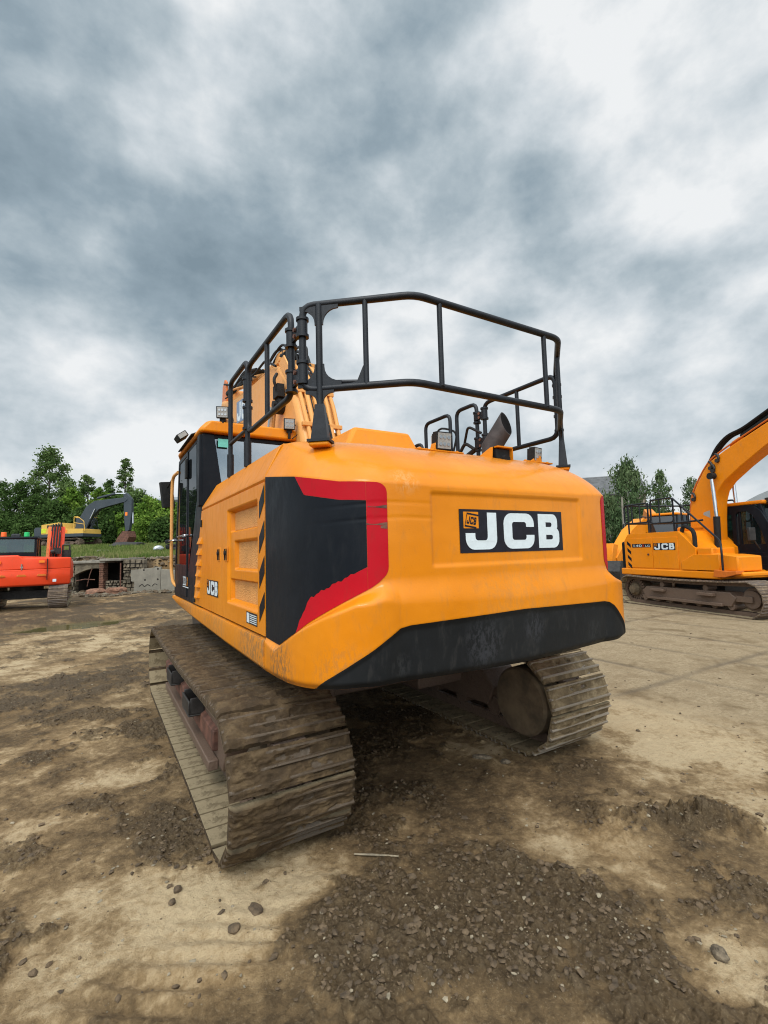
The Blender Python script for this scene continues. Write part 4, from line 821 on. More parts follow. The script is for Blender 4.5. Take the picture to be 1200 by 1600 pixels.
i0=[ex0+(q-ex0)*.93 for q in r0]; c.loft([r0,r1,r2,inn],True,False); xp=c.build('exhaust_pipe',M['exhaust'],EX,smooth=40); c=MB(); c.loft([inn,i1,i0],True,True); c.build('pipe_bore',M['bore_shade'],xp,smooth=40)
mbk=MB(); cx,cy=.31,-2.02   # rear camera housing
mbk.add([(cx-.115,cy+.26,2.283),(cx+.10,cy+.26,2.283),(cx+.10,cy-.06,2.248),(cx-.115,cy-.06,2.248),(cx-.06,cy-.02,2.413),(cx+.10,cy-.02,2.413),(cx-.06,cy+.01,2.413),(cx+.10,cy+.01,2.413)],[(0,3,4,6),(1,7,5,2),(0,6,7,1),(4,5,7,6),(0,1,2,3)])
mbk.box(cx-.115,cx+.10,cy-.07,cy-.055,2.24,2.253); mbk.box(cx+.094,cx+.10,cy-.06,cy-.02,2.248,2.413); mbk.box(cx-.05,cx+.10,cy-.06,cy-.02,2.406,2.416)
hs=mbk.build('camera_housing',M['yellow'],CW,smooth=0); c=MB(); c.box(cx-.045,cx+.09,cy-.035,cy-.005,2.258,2.398); c.cyl((cx+.03,cy-.036,2.323),(cx+.03,cy-.065,2.318),.035,n=16); c.build('rear_camera',M['rubber'],hs)
w=work_lamp(CW,(-.165,-1.98,2.425),-4,6,.062,.03); w=work_lamp(CW,(.835,-1.92,2.425),10,4,.058,.04)
for (x_,y_,w1) in ((-.19,-1.97,.20),(.83,-1.93,.16)):
    c=MB(); zt=top_z(x_,y_); c.box(x_-w1,x_+w1,y_-.030,y_+.035,zt-.006,zt+.005); c.prism([(x_-.06,zt),(x_+.045,zt),(x_+.03,zt+.055),(x_-.04,zt+.055)],1,y_-.02,y_+.03)
    for dx in (-.8,.8): c.cyl((x_+w1*dx,y_,zt),(x_+w1*dx,y_,zt+.016),.012,n=8)
    c.build('lamp_bracket',M['yellow'],CW,bevel=.003)
# ---- railing
rl=MB(); r=.0220; T,B=3.171,2.649
def V3(x,y,z): return Vector((x,y,z))
path=[V3(-1.11,-1.93,2.9)]
loopL=[V3(-.9,-2.135,T),V3(-1.150,-1.915,T),V3(-1.150,-1.915,B),V3(-.95,-2.09,B)]
top=[V3(-1.15,-1.915,2.9),V3(-1.15,-1.915,T),V3(-.625,-2.35,T),V3(.625,-2.36,T),V3(1.15,-1.915,T),V3(1.15,-1.915,2.9)]
botm=[V3(-1.15,-1.915,2.9),V3(-1.15,-1.915,B),V3(-.64,-2.335,B),V3(.625,-2.345,B),V3(1.15,-1.915,B),V3(1.15,-1.915,2.9)]
rl.tube(top,r,12,.075); rl.tube(botm,r,12,.075)
for x_,y_ in ((-.855,-2.165),(-.446,-2.352),(.47,-2.357),(.86,-2.16)): rl.tube([(x_,y_,B),(x_,y_,T)],.0165,10)
for sg in (-1,1):
    px_,py_=1.075*sg,-1.99
    rl.tube([(px_,py_,2.33),(px_,py_,T)],.020,10)
REAR=rl.build('rear_guard_rail',M['rail'],EX,smooth=40)
for sg in (-1,1):
    px_,py_=1.075*sg,-1.99; e=Vector((.77*sg*-1,-.64,0)).normalized()
    c=MB()
    # gusset plates where post meets the rails
    def gus(z,sgn,k_=1.0):
        for s2 in (1,-1):
            pts=[(0,0),(.14,0),(.14,.03)]+[(.030+.10*(1-math.sin(a)),.032+.10*(1-math.cos(a))) for a in np.linspace(0,PI/2,7)]+[(.03,.145),(0,.145)]; pts=[(q[0]*k_,q[1]*k_) for q in pts]
            P2=[Vector((px_,py_,z+sgn*.01))+e*(s2*q[0])+Vector((0,0,sgn*q[1])) for q in pts]; n_=e.cross(Vector((0,0,1)))*.006
            k=len(P2); c.add([p+n_ for p in P2]+[p-n_ for p in P2],[(0,i,i+1) for i in range(1,k-1)]+[(k,k+i+1,k+i) for i in range(1,k-1)]+[(i,(i+1)%k,k+(i+1)%k,k+i) for i in range(k)])
    for z_,s_,k9 in ((T,-1,.85),(B,1,.95),(B,-1,.62)): c=MB(); gus(z_,s_,k9); c.build('gusset_plate',M['rail'],REAR,smooth=0)
    c=MB(); p0=Vector((px_,py_,2.33)); n_=Vector((-e.y,e.x,0))
    c.add([p0+e*.052+n_*.035,p0-e*.052+n_*.035,p0-e*.052-n_*.035,p0+e*.052-n_*.035,p0+e*.026+n_*.02+Vector((0,0,.22)),p0-e*.026+n_*.02+Vector((0,0,.22)),p0-e*.026-n_*.02+Vector((0,0,.22)),p0+e*.026-n_*.02+Vector((0,0,.22))],[(0,1,5,4),(1,2,6,5),(2,3,7,6),(3,0,4,7),(4,5,6,7)])
    c.obox(p0,e,n_,(0,0,1),.068,.055,.008); c.build('post_foot',M['rail'],REAR)
    c=MB(); c.obox(p0-Vector((0,0,.020)),e,n_,(0,0,1),.060,.048,.013); c.build('post_pad',M['yellow'],CW,bevel=.01)
    if sg<0:
        c=MB(); q=Vector((-.855,-2.165,B))
        for s2 in (1,): 
            c.add([q,q+Vector((-.13,.10,.0)),q+Vector((-.045,.035,.03)),q+Vector((-.015,.012,.12)),q+Vector((0,0,.13))],[(0,1,2,3,4)])
        c.build('gusset_plate',M['rail'],REAR,smooth=0)
def sleeve(c_,x,y,z0,z1,r=.031):
    c=MB(); c.cyl((x,y,z0),(x,y,z1),r,n=14); c.cyl((x,y,z0-.006),(x,y,z0+.012),r+.008,n=14); c.cyl((x,y,z1-.012),(x,y,z1+.006),r+.008,n=14); c.build('rail_sleeve',M['rail'],REAR)
def side_panel(sg,x,y0,y1,zt,zb,post=True,drop=0):
    c=MB(); d=(y1-y0); c.tube([V3(x,y0,(zt+zb)/2),V3(x,y0,zt),V3(x,y1,zt),V3(x,y1,(zt+zb)/2)],r*.95,12,.085); c.tube([V3(x,y0,(zt+zb)/2),V3(x,y0,zb-.0),V3(x,y1,zb+drop),V3(x,y1,(zt+zb)/2)],r*.95,12,.085)
    if post: c.tube([(x,(y0+y1)/2,zb+drop/2),(x,(y0+y1)/2,zt)],.018,10)
    return c.build('side_guard_rail',M['rail'],EX,smooth=40)
X_=1.16
p1=side_panel(-1,-X_,-1.745,-.745,3.215,2.665,True,0)
p1b=side_panel(1,X_-.04,-1.925,-1.06,3.14,2.60,True,.0)
# narrow loops standing on the hood edge
for sg,lst in ((-1,[(-.715,-.13,3.275,2.41,2.70)]),(1,[(-.905,-.585,3.19,2.62,None),(-.47,-.01,3.19,2.41,2.45),(.07,.26,2.97,2.41,None)])):
    for (a,b,zt,zb,mid) in lst:
        c=MB(); c.tube([V3(sg*X_,a,zb),V3(sg*X_,a,zt),V3(sg*X_,b,zt),V3(sg*X_,b,zb)],r*.95,12,.08)
        if zb>2.5: c.tube([V3(sg*X_,a,2.65),V3(sg*X_,a,zb),V3(sg*X_,b,zb),V3(sg*X_,b,2.65)],r*.95,12,.02); c.tube([(sg*X_,(a+b)/2,2.41),(sg*X_,(a+b)/2,zb)],.02,8)
        if mid: c.tube([(sg*X_,a,mid),(sg*X_,b,mid)],.018,10)
        for yy in (a,b):
            if zb<2.5: c.cyl((sg*X_,yy,2.39),(sg*X_,yy,2.60),.030,n=14)
        c.build('side_guard_rail',M['rail'],EX,smooth=40)
for z0,z1 in ((2.98,3.09),(2.69,2.82)):
    sleeve(0,-1.150,-1.915,z0,z1); sleeve(0,-X_,-1.745,z0,z1)
    sleeve(0,1.150,-1.915,z0-.03,z1-.03); sleeve(0,X_,-.905,z0,z1); sleeve(0,X_-.04,-1.06,z0,z1)
    for bx in ((-1.165,-1.145,-1.91,-1.75),(1.12,1.15,-1.06,-.9)):
        c=MB(); c.box(*bx,z0+.02,z1-.02); hp=c.build('rail_hinge',M['rail'],REAR)
        for zz_ in (z0+.035,z1-.035):
            xm,ym=(bx[0]+bx[1])/2,(bx[2]+bx[3])/2; c=MB(); c.cyl((xm-.022,ym,zz_),(xm+.022,ym,zz_),.014,n=8); c.build('hinge_bolt',M['rust'],hp)
for z0,z1 in ((2.93,3.12),(2.70,2.88)): sleeve(0,-X_,-.715,z0,z1,.033)
c=MB(); c.tube([(-.855,-2.13,2.68),(-1.10,-1.93,2.70)],.016,8); c.build('rail_brace',M['rail'],REAR)
c=MB(); c.tube([(1.12,-1.0,2.85),(1.08,-.85,2.95),(1.14,-.72,2.8)],.014,8,.05); c.tube([(1.12,-.62,2.66),(1.12,-.75,2.80),(1.12,-.9,2.70)],.018,8,.05); c.tube([(1.16,-.45,2.62),(1.20,-.55,2.98),(1.12,-.3,3.08),(1.1,-.15,2.7)],.012,8,.1); c.tube([(1.14,-.47,2.62),(1.14,-.58,2.60),(1.14,-.93,2.72)],.026,8,.05); c.box(1.1,1.18,-.14,.0,2.58,2.68); c.build('cable_bundle',M['rubber'],REAR)
c=MB(); c.cyl((1.0,-.40,2.70),(1.0,-.40,2.94),.05,n=18); c.cyl((1.0,-.40,2.94),(1.0,-.40,2.98),.05,.02,n=18); c.build('beacon_cover',M['lens'],EX)
c=MB(); c.cyl((1.0,-.40,2.72),(1.0,-.40,2.90),.03,n=14); c.cyl((1.0,-.40,2.40),(1.0,-.40,2.70),.02,n=8); c.build('beacon',M['orangelamp'],EX)
# ================================================================== OTHER MACHINES
VB=[shoe_mesh('far_track_shoe_mesh',.60,.19,M['shoe_bg'],.008,s+40,nx=8,ny=6,gap_center=False) for s in range(3)]
VB5=[shoe_mesh('small_track_shoe_mesh',.55,.155,M['shoe_bg'],.008,s+60,nx=8,ny=5,gap_center=False) for s in range(3)]
def fwd(fx,fd):
    """rotation about z for a machine whose nose points (fx right, fd away) as seen from the photographer"""
    w=Vector((math.cos(HD)*fx+math.sin(HD)*fd, -math.sin(HD)*fx+math.cos(HD)*fd)); return math.atan2(-w.x,w.y)
def cabin(root,x0,x1,y0,y1,z0,z1,body,roof,glass,slope=.25,rear=True):
    c=MB(); t=.07
    # lower shell and posts
    c.prism([(y0,z0),(y1+.1,z0),(y1+.1,z0+.45),(y1+.02,z0+.62),(y0,z0+.62)],0,x0,x0+.05); c.prism([(y0,z0),(y1+.1,z0),(y1+.1,z0+.45),(y1+.02,z0+.62),(y0,z0+.62)],0,x1-.05,x1)
    c.box(x0+.05,x1-.05,y0,y0+.05,z0,z0+.75); c.box(x0+.05,x1-.05,y1+.04,y1+.1,z0,z0+.4)
    for x in (x0,x1-t): c.box(x,x+t,y0,y0+.10,z0+.6,z1-.05); c.bar((x+t/2,y1+.06,z0+.4),(x+t/2,y1-slope,z1-.05),t,.09)
    for x in (x0,x1-t*.7): c.box(x,x+t*.7,(y0+y1)/2-.18,(y0+y1)/2-.11,z0+.6,z1-.05)
    o=c.build('cab',body,root,bevel=.012)
    c=MB(); c.box(x0-.02,x1+.02,y0-.04,y1-slope+.12,z1-.06,z1+.03); c.build('cab_roof',roof,o,bevel=.035,bseg=3)
    g=MB(); g.prism([(y0+.1,z0+.6),(y1+.02,z0+.6),(y1-slope,z1-.06),(y0+.1,z1-.06)],0,x0+.02,x0+.026); g.build('side_window',glass,o,smooth=0)
    g=MB(); g.prism([(y0+.1,z0+.6),(y1+.02,z0+.6),(y1-slope,z1-.06),(y0+.1,z1-.06)],0,x1-.026,x1-.02); g.build('side_window',glass,o,smooth=0)
    g=MB(); glassquad(g,[(x0+t,y1+.07,z0+.42),(x1-t,y1+.07,z0+.42),(x1-t,y1-slope+.02,z1-.06),(x0+t,y1-slope+.02,z1-.06)]); g.build('windscreen',glass,o,smooth=0)
    g=MB(); g.box(x0+t,x1-t,y0+.02,y0+.026,z0+.76,z1-.06); g.build('rear_window',glass,o,smooth=0)
    s=MB(); xm=(x0+x1)/2; s.box(xm-.25,xm+.25,y0+.45,y0+.95,z0+.35,z0+.5); s.obox((xm,y0+.48,z0+.85),(1,0,0),(0,1,.1),(0,-.1,1),.24,.06,.38); s.box(xm-.13,xm+.13,y0+.40,y0+.50,z0+1.24,z0+1.42); s.build('operator_seat',M['seat'],o,bevel=.04)
    return o
def hoses(root,pts,r=.03,n=3,sp=.07,x0=-.1,mat='rubber',name='hydraulic_hose'):
    for i in range(n):
        mb=MB(); mb.tube([(x0+sp*i,y,z+.02*i) for y,z in pts],r,8,.2); mb.build(name,M[mat],root)
# ---- the smaller orange machine at right
m140=empty('excavator',W(8.74,12.36,.0),fwd(.24,-.97),label='orange excavator marked 140X LG parked side on at right, boom arching out of view',cat='excavator',group='orange excavators parked at the right')
add_track(m140,-1.0,.6,-1.82,1.62,.40,.33,.175,VB,M['frame'],side=-1,sag=.04)
add_track(m140,1.0,.6,-1.82,1.62,.40,.33,.175,VB,M['frame'],side=1,sag=.04)
u=MB(); u.box(-.75,.75,-.7,.7,.45,.68); u.cyl((0,0,.66),(0,0,.84),.5,n=32); u.build('slewing_ring',M['dsteel'],m140)
YB=M['yellow_bg']
def mk_house140(root,YB,detail=True):
    h=MB(); h.prism([(-2.02,.835),(-2.02,1.80),(-1.90,1.96),(-1.80,1.99),(-.95,2.0),(-.12,2.0),(.36,1.56),(.36,.835)],0,-1.12,1.17); H_=h.build('engine_house',YB,root,bevel=.035,bseg=3)
    h=MB(); h.prism([(-2.20,.90),(-2.20,1.78),(-2.02,1.80),(-2.02,.86)],0,-1.05,1.12); cw=h.build('counterweight',M['black'],root,bevel=.05,bseg=3)
    h=MB(); h.box(-1.15,1.205,-2.18,1.0,.815,1.0); h.box(.3,1.18,1.0,1.55,.90,1.0); h.build('deck_sill',YB,root,bevel=.03)
    h=MB(); h.prism([(.38,1.01),(.38,1.54),(.80,1.56),(.80,1.40),(1.04,1.40),(1.42,1.36),(1.42,1.01)],0,.45,1.15); bx=h.build('tool_box',YB,root,bevel=.03)
    h=MB(); h.prism([(-.05,1.02),(-.05,1.22),(.30,1.40),(1.02,1.40),(1.02,1.02)],0,1.15,1.21); h.build('side_box',YB,root,bevel=.02)
    h=MB(); h.box(-.5,.3,-1.0,-.1,1.99,2.14); h.build('engine_cover',YB,root,bevel=.05)
    for y0,y1 in ((-1.93,-.98),(-.96,-.14)):
        d=MB(); d.box(1.17,1.185,y0,y1,1.03,1.86); D_=d.build('side_door',YB,H_,bevel=.006)
        if y0<-1.5:
            for k in range(4):
                z=1.80-.20*k; q=MB(); q.add([(1.187,-1.90,z),(1.187,-1.90,z-.10),(1.187,-1.76,z-.21),(1.187,-1.76,z-.11)],[(0,1,2,3)]); q.build('hazard_stripe',M['black'],D_,smooth=0)
            q=MB(); q.box(1.186,1.189,-1.70,-1.02,1.60,1.70); q.build('model_plate',M['decal'],D_,smooth=0)
            text(D_,'140',lambda a,b,o:Vector((1.190,-1.64+a*.10,1.615+b*.07)),M['white'],0,'model_number',width=3.0)
            text(D_,'X',lambda a,b,o:Vector((1.190,-1.32+a*.10,1.615+b*.07)),M['redmachine'],0,'model_number',width=.75)
            text(D_,'LG',lambda a,b,o:Vector((1.190,-1.20+a*.10,1.615+b*.058)),M['white'],0,'model_number',width=1.5)
            q=MB(); q.cyl((1.18,-1.12,1.40),(1.20,-1.12,1.40),.03,n=10); q.build('latch',M['rust'],D_)
        else: jcb_logo(D_,lambda a,b,o:Vector((1.185+o,-.93+a*.72/3.5,1.52+b*.19)))
    return H_
mk_house140(m140,YB)
cab=cabin(m140,-1.15,-.20,-.05,1.20,1.0,2.66,M['black'],M['yellow_bg'],M['glass_green'])
q=MB(); q.prism([(-.05,1.0),(1.34,1.0),(1.34,1.55),(1.20,2.05),(1.02,2.42),(.86,2.56),(.70,2.60),(-.05,2.60)],0,-.20,-.165,holes=[[(.36,1.42),(1.04,1.42),(1.08,1.55),(.98,1.95),(.80,2.34),(.66,2.44),(.44,2.44),(.38,2.38)],[(.02,1.50),(.26,1.50),(.26,2.38),(.06,2.38)]]); q.build('door_frame',M['black'],cab,bevel=.008)
q=MB(); q.box(-.166,-.160,.30,1.30,1.30,1.315); q.box(-.166,-.160,.45,1.05,1.12,1.13); q.build('door_ridge',M['rubber'],cab)
q=MB(); q.box(-.162,-.158,.62,.75,1.08,1.22); q.build('door_sticker',M['white'],cab,smooth=0)
c=MB(); c.box(-.9,-.3,1.02,1.20,2.60,2.74); c.build('roof_lamp',M['dsteel'],cab,bevel=.02)
b=MB(); b.prism([(-.36,1.38),(-.48,1.64),(-.53,2.1),(-.52,2.5),(-.42,2.92),(-.24,3.24),(-.02,3.56),(.17,3.77),(.6,3.98),(1.72,4.42),(3.9,5.05),(4.6,4.95),(4.5,4.75),(3.6,4.55),(1.68,3.92),(.99,3.52),(.53,3.21),(.33,3.0),(.24,2.75),(.19,2.3),(.13,1.38)],0,-.12,.30); BO=b.build('boom',YB,m140,bevel=.02)
for sx in (-.26,.42):
    c=MB(); c.cyl((sx,.32,1.35),(sx,.355,2.34),.075,n=16); c.build('boom_cylinder',M['rubber'],BO); c=MB(); c.cyl((sx,.355,2.34),(sx,.31,3.30),.042,n=14); c.build('cylinder_rod',M['chrome'],BO)
    c=MB(); c.cyl((sx-.07,.31,3.38),(sx+.07,.31,3.38),.085,n=18); c.build('cylinder_pin',M['rubber'],BO)
c=MB(); c.cyl((.09,.95,4.26),(.09,2.9,5.10),.085,n=16); cy=c.build('stick_cylinder',M['rubber'],BO); c=MB(); c.prism([(.60,3.96),(.72,4.18),(.92,4.26),(1.15,4.18)],0,.0,.18); c.build('cylinder_bracket',YB,BO,bevel=.01)
hoses(BO,[(-.10,3.50),(.10,3.80),(.30,4.10),(.62,4.34),(1.0,4.40),(1.8,4.74)],.03,3,.06,.06)
hoses(BO,[(-.58,1.9),(-.60,2.5),(-.50,2.98),(-.30,3.3),(-.06,3.62),(.15,3.83),(.6,4.04),(1.72,4.48),(3.8,5.1)],.022,3,.13,-.06,'burnt','hydraulic_pipe')
for y,z in ((.42,3.86),(-.35,2.95),(.28,3.62),(.22,3.70)):
    c=MB(); c.tube([(.31,y-.03,z-.12),(.33,y+.05,z-.05),(.33,y+.02,z+.05),(.31,y-.05,z+.08)],.03,8,.03); c.cyl((.30,y,z-.1),(.36,y,z-.1),.05,n=12); c.build('valve_block',M['dsteel'],BO)
q=MB(); q.add([(.302,-.12,2.42),(.302,.08,2.32),(.302,.08,2.52),(.302,-.10,2.48)],[(0,1,2,3)]); q.build('warning_label',M['lens'],BO,smooth=0)
b=MB(); b.prism([(4.3,5.5),(4.9,5.5),(5.2,4.9),(5.3,2.2),(5.05,1.5),(4.8,1.6),(4.55,4.7)],0,-.08,.26); ST2=b.build('stick',YB,m140,bevel=.02)
c=MB(); bp2=[(4.7,1.5),(5.2,1.6),(5.5,1.2),(5.45,.6),(5.1,.15),(4.5,.1),(4.6,.4)]; c.loft([[(x,y,z) for y,z in bp2] for x in (-.4,.6)],closed=False,caps=False)
for sx in (-.4,.6): c.prism(bp2,0,sx-.012,sx+.012)
c.build('bucket',M['dsteel'],m140)
c=MB(); rr=.024
def loop(c,x,y0,y1,zb,zt,ps=()):
    c.tube([(x,y0,(zb+zt)/2),(x,y0,zt),(x,y1,zt),(x,y1,(zb+zt)/2)],rr,8,.1); c.tube([(x,y0,(zb+zt)/2),(x,y0,zb),(x,y1,zb),(x,y1,(zb+zt)/2)],rr,8,.1)
    for p_ in ps: c.tube([(x,p_,zb),(x,p_,zt)],.018,6)
loop(c,1.08,-2.05,-1.15,2.30,2.84,(-1.75,-1.45)); c.tube([(1.08,-1.9,1.98),(1.08,-1.9,2.84)],rr,8); c.tube([(1.08,-1.15,1.98),(1.08,-1.15,2.84)],rr,8)
loop(c,1.08,-1.05,-.30,2.25,2.90,(-.75,)); c.tube([(1.08,-.30,1.98),(1.08,-.30,2.84)],rr,8); c.tube([(1.08,-.30,2.88),(1.12,1.00,1.72),(1.25,1.12,1.55),(1.25,1.12,.92)],rr,8,.15); c.tube([(1.08,-.30,2.22),(1.08,.55,2.24)],rr,8); c.tube([(1.08,.15,2.52),(1.08,.15,2.24)],rr*.8,8)
c.tube([(-1.0,-2.05,2.5),(-1.0,-2.05,2.84),(1.08,-2.05,2.84),(1.08,-2.05,2.5)],rr,8,.1); c.tube([(-1.0,-2.05,2.5),(-1.0,-2.05,2.30),(1.08,-2.05,2.30),(1.08,-2.05,2.5)],rr,8,.1); c.tube([(-1.0,-2.05,2.0),(-1.0,-2.05,2.5)],rr,8); loop(c,-1.0,-2.05,-.3,2.30,2.84,(-1.5,-.9))
c.build('guard_rail',M['rail'],m140)
c=MB(); c.tube([(1.10,.30,1.56),(1.10,.30,2.0),(1.05,-.05,2.15),(1.05,-.12,1.95)],.05,8,.15); c.build('intake_hose',M['rubber'],m140)
c=MB(); c.prism([(.92,.88),(.95,1.05),(1.25,1.02),(1.50,1.04),(1.50,.96),(1.2,.88)],0,1.10,1.32); c.build('access_step',M['burnt'],m140,bevel=.01)
c=MB(); c.tube([(.20,1.2,1.5),(.45,1.25,1.75)],.015,6); c.obox((.48,1.25,1.86),(1,0,0),(0,1,0),(0,0,1),.09,.03,.15); c.build('mirror',M['dsteel'],m140,bevel=.02)
# ---- two more orange machines behind it
def far_orange(loc,rz,label,boomprof,stickprof,decal=False):
    m=empty('excavator',loc,rz,label=label,cat='excavator',group='orange excavators parked at the right')
    for sx in (-1,1): add_track(m,sx*1.1,.6,-1.8,1.8,.42,.34,.19,VB,M['frame'],side=sx,sag=.04,detail=False,shoes=True)
    u=MB(); u.box(-.8,.8,-.7,.7,.45,.72); u.cyl((0,0,.7),(0,0,.95),.55,n=24); u.build('slewing_ring',M['dsteel'],m)
    h=MB(); h.prism([(-2.3,1.0),(-2.4,1.6),(-2.2,2.05),(-1.4,2.15),(.2,2.1),(.4,1.0)],0,-1.2,1.2); H_=h.build('engine_house',YB,m,bevel=.06,bseg=3)
    h=MB(); h.box(-1.22,1.22,-2.3,1.9,.95,1.1); h.build('deck_sill',YB,m,bevel=.03); h=MB(); h.box(.4,1.18,.4,1.7,1.1,1.75); h.build('tool_box',YB,m,bevel=.04)
    cabin(m,-1.2,-.2,.5,1.9,1.1,2.85,M['black'],YB,M['glass_dark'])
    b=MB(); b.prism(boomprof,0,-.17,.22); B_=b.build('boom',YB,m,bevel=.02); b=MB(); b.prism(stickprof,0,-.13,.18); b.build('stick',YB,m,bevel=.02)
    if decal: jcb_logo(B_,lambda a,b,o:Vector((.22+o,decal[0]+a*1.1/3.5,decal[1]+b*.32+a*decal[2])),small=False)
    for sx in (-.28,.33):
        c=MB(); c.cyl((sx,.75,1.3),(sx,1.2,2.2),.07,n=12); c.build('boom_cylinder',M['rubber'],B_)
    c=MB(); loop(c,1.1,-2.2,-.9,2.35,2.95,(-1.5,)); loop(c,-1.1,-2.2,-.9,2.35,2.95,(-1.5,)); c.tube([(-1.1,-2.2,2.95),(1.1,-2.2,2.95)],rr,8); c.tube([(-1.1,-2.2,2.35),(1.1,-2.2,2.35)],rr,8)
    for x,y in ((1.1,-2.1),(-1.1,-2.1),(1.1,-1.0),(-1.1,-1.0)): c.tube([(x,y,2.0),(x,y,2.95)],rr,8)
    c.build('guard_rail',M['rail'],m)
    b=MB(); by,bz=stickprof[-1] if False else (min(q[0] for q in stickprof[-2:]),.1)
    bb=[(q[0]+stickprof[len(stickprof)//2][0],q[1]) for q in ((-.3,1.1),(.2,1.15),(.45,.8),(.35,.3),(-.1,.05),(-.6,.1),(-.45,.4))]; b.loft([[(x,y,z) for y,z in bb] for x in (-.5,.5)],closed=False)
    for sx in (-.5,.5): b.prism(bb,0,sx-.012,sx+.012)
    b.build('bucket',M['dsteel'],m); return m
A_=far_orange(W(11.7,20.0,0),fwd(-.75,-.66),'orange excavator half hidden behind the 140X machine, its low boom sloping down to the left',[(.1,1.3),(.3,2.0),(1.1,2.62),(2.2,2.70),(3.4,2.25),(4.9,1.25),(4.8,1.0),(3.2,1.75),(2.0,2.15),(1.2,1.85),(.6,1.3)],[(4.6,1.7),(5.0,1.75),(5.2,1.2),(5.15,.8),(4.9,.8),(4.85,1.2)])
B_=far_orange(W(15.0,27.0,0),fwd(-.42,-.907),'farthest orange excavator, only its raised boom and dark body showing behind the 140X machine',[(.0,1.3),(-.2,2.3),(.1,2.8),(.7,3.2),(2.2,3.55),(4.2,3.2),(4.1,2.9),(2.2,3.05),(1.1,2.7),(.6,2.1),(.5,1.3)],[(4.0,3.1),(4.4,3.1),(4.6,2.4),(4.6,1.0),(4.3,1.0),(4.0,2.6)],(.05,2.15,.0))
# ---- red machine at left, seen from behind
mr_=empty('excavator',W(-13.0,17.2,.02),fwd(-.52,.855),label='red compact excavator at the left edge, seen from behind, with orange and green beacons',cat='excavator')
RM=M['redmachine']
for sx in (-1,1): add_track(mr_,sx*1.02,.50,-1.25,1.2,.40,.31,.155,VB5,M['frame'],side=sx,sag=.02,detail=False)
u=MB(); u.box(-.8,.8,-.5,.5,.35,.60); u.cyl((0,0,.58),(0,0,.82),.5,n=24); u.box(-1.05,1.05,-1.0,1.0,.76,.84); u.build('slewing_ring',M['dsteel'],mr_)
def arcw(z,zb=0,k=1.0):
    return [(x,-1.62*k+.34*k*(abs(x)/1.35)**2.6) for x in np.linspace(-1.35,1.35,25)]
rings=[]
for z,k,dx in ((.80,.93,.97),(.84,.97,.99),(1.05,1.0,1.0),(1.22,1.005,1.0),(1.30,.985,1.0),(1.36,.985,1.0)):
    rings.append([(x*dx,y,z) for x,y in arcw(z,0,k)]+[(1.35*dx,-.6,z),(-1.35*dx,-.6,z)])
h=MB(); h.loft(rings,True,True); CWr=h.build('counterweight',RM,mr_,bevel=.02)
rings=[]
for z,k,dx in ((1.37,.975,.995),(1.60,.97,.995),(1.72,.955,.985),(1.75,.93,.97)):
    rings.append([(x*dx,y,z+(.10 if (x<-.05 and z>1.7) else 0)) for x,y in arcw(z,0,k)]+[(1.35*dx,-.6,z),(-1.35*dx,-.6,z+(.1 if z>1.7 else 0))])
h=MB(); h.loft(rings,True,True); HDr=h.build('rear_hatch',RM,mr_,bevel=.015)
h=MB(); h.prism([(-1.18,.98),(-1.18,1.74),(.7,1.55),(.9,.98)],0,.72,1.36); dr=h.build('side_door',RM,mr_,bevel=.03)
h=MB(); h.box(.690,.708,-1.62,-1.50,1.0,1.72); h.build('panel_gap',M['rubber'],HDr,smooth=0)
for x in (-.55,.0,.55):
    q=MB(); q.prism([(x-.14,1.13),(x+.14,1.13),(x+.10,1.20),(x-.10,1.20)],1,-1.635+.02*abs(x),-1.60); q.build('tie_down_slot',M['burnt'],CWr,bevel=.01)
for x in (-.62,.56):
    q=MB(); q.box(x-.10,x+.06,-1.60,-1.565,1.58,1.66); q.build('reflector',M['amber'],HDr)
q=MB(); q.box(.86,.96,-1.585,-1.545,.92,1.01); q.build('round_label',M['white'],CWr)
q=MB(); q.cyl((0,-1.60,1.44),(0,-1.57,1.44),.035,n=12); q.tube([(0,-1.59,1.35),(0,-1.6,1.55)],.02,6); q.build('latch',M['chrome'],HDr)
cr_=cabin(mr_,-.98,.32,-.85,.75,1.2,2.47,M['black'],M['black'],M['glass_clear'])
for x,mt,nm in ((-.62,'orangelamp','orange_beacon'),(.02,'greenlamp','green_beacon')):
    q=MB(); q.cyl((x,-.75,2.50),(x,-.75,2.66),.085,.075,n=16); q.build(nm,M[mt],cr_,bevel=.01)
b=MB()
b.prism([(1.2,1.4),(1.2,1.9),(1.9,2.9),(2.3,3.05),(2.5,2.9),(1.8,1.6),(1.6,1.4)],0,.58,.86); bo=b.build('boom',RM,mr_,bevel=.02)
for x in (.48,.93): c=MB(); c.obox((x,1.75,2.3),(1,0,0),(0,.5,.85),(0,-.85,.5),.06,.80,.07); c.build('boom_cylinder',M['burnt'] if x<.6 else RM,bo)
b=MB(); b.prism([(2.2,2.9),(2.6,3.0),(3.3,1.2),(3.1,.8),(2.9,.9)],0,.60,.84); b.build('stick',RM,mr_,bevel=.02)
hoses(bo,[(1.15,1.7),(1.2,2.2),(1.75,2.95),(2.2,3.14),(2.5,3.0)],.03,4,.09,.58)
hoses(bo,[(1.05,1.5),(1.1,2.0),(1.6,2.8)],.022,2,.3,.56,'redmachine','hydraulic_pipe')
c=MB(); c.obox((.80,1.0,2.02),(1,0,0),(0,1,0),(0,0,1),.13,.08,.12); c.cyl((.62,.95,1.95),(.74,.95,2.0),.09,n=12); c.build('swing_valve',M['dsteel'],bo)
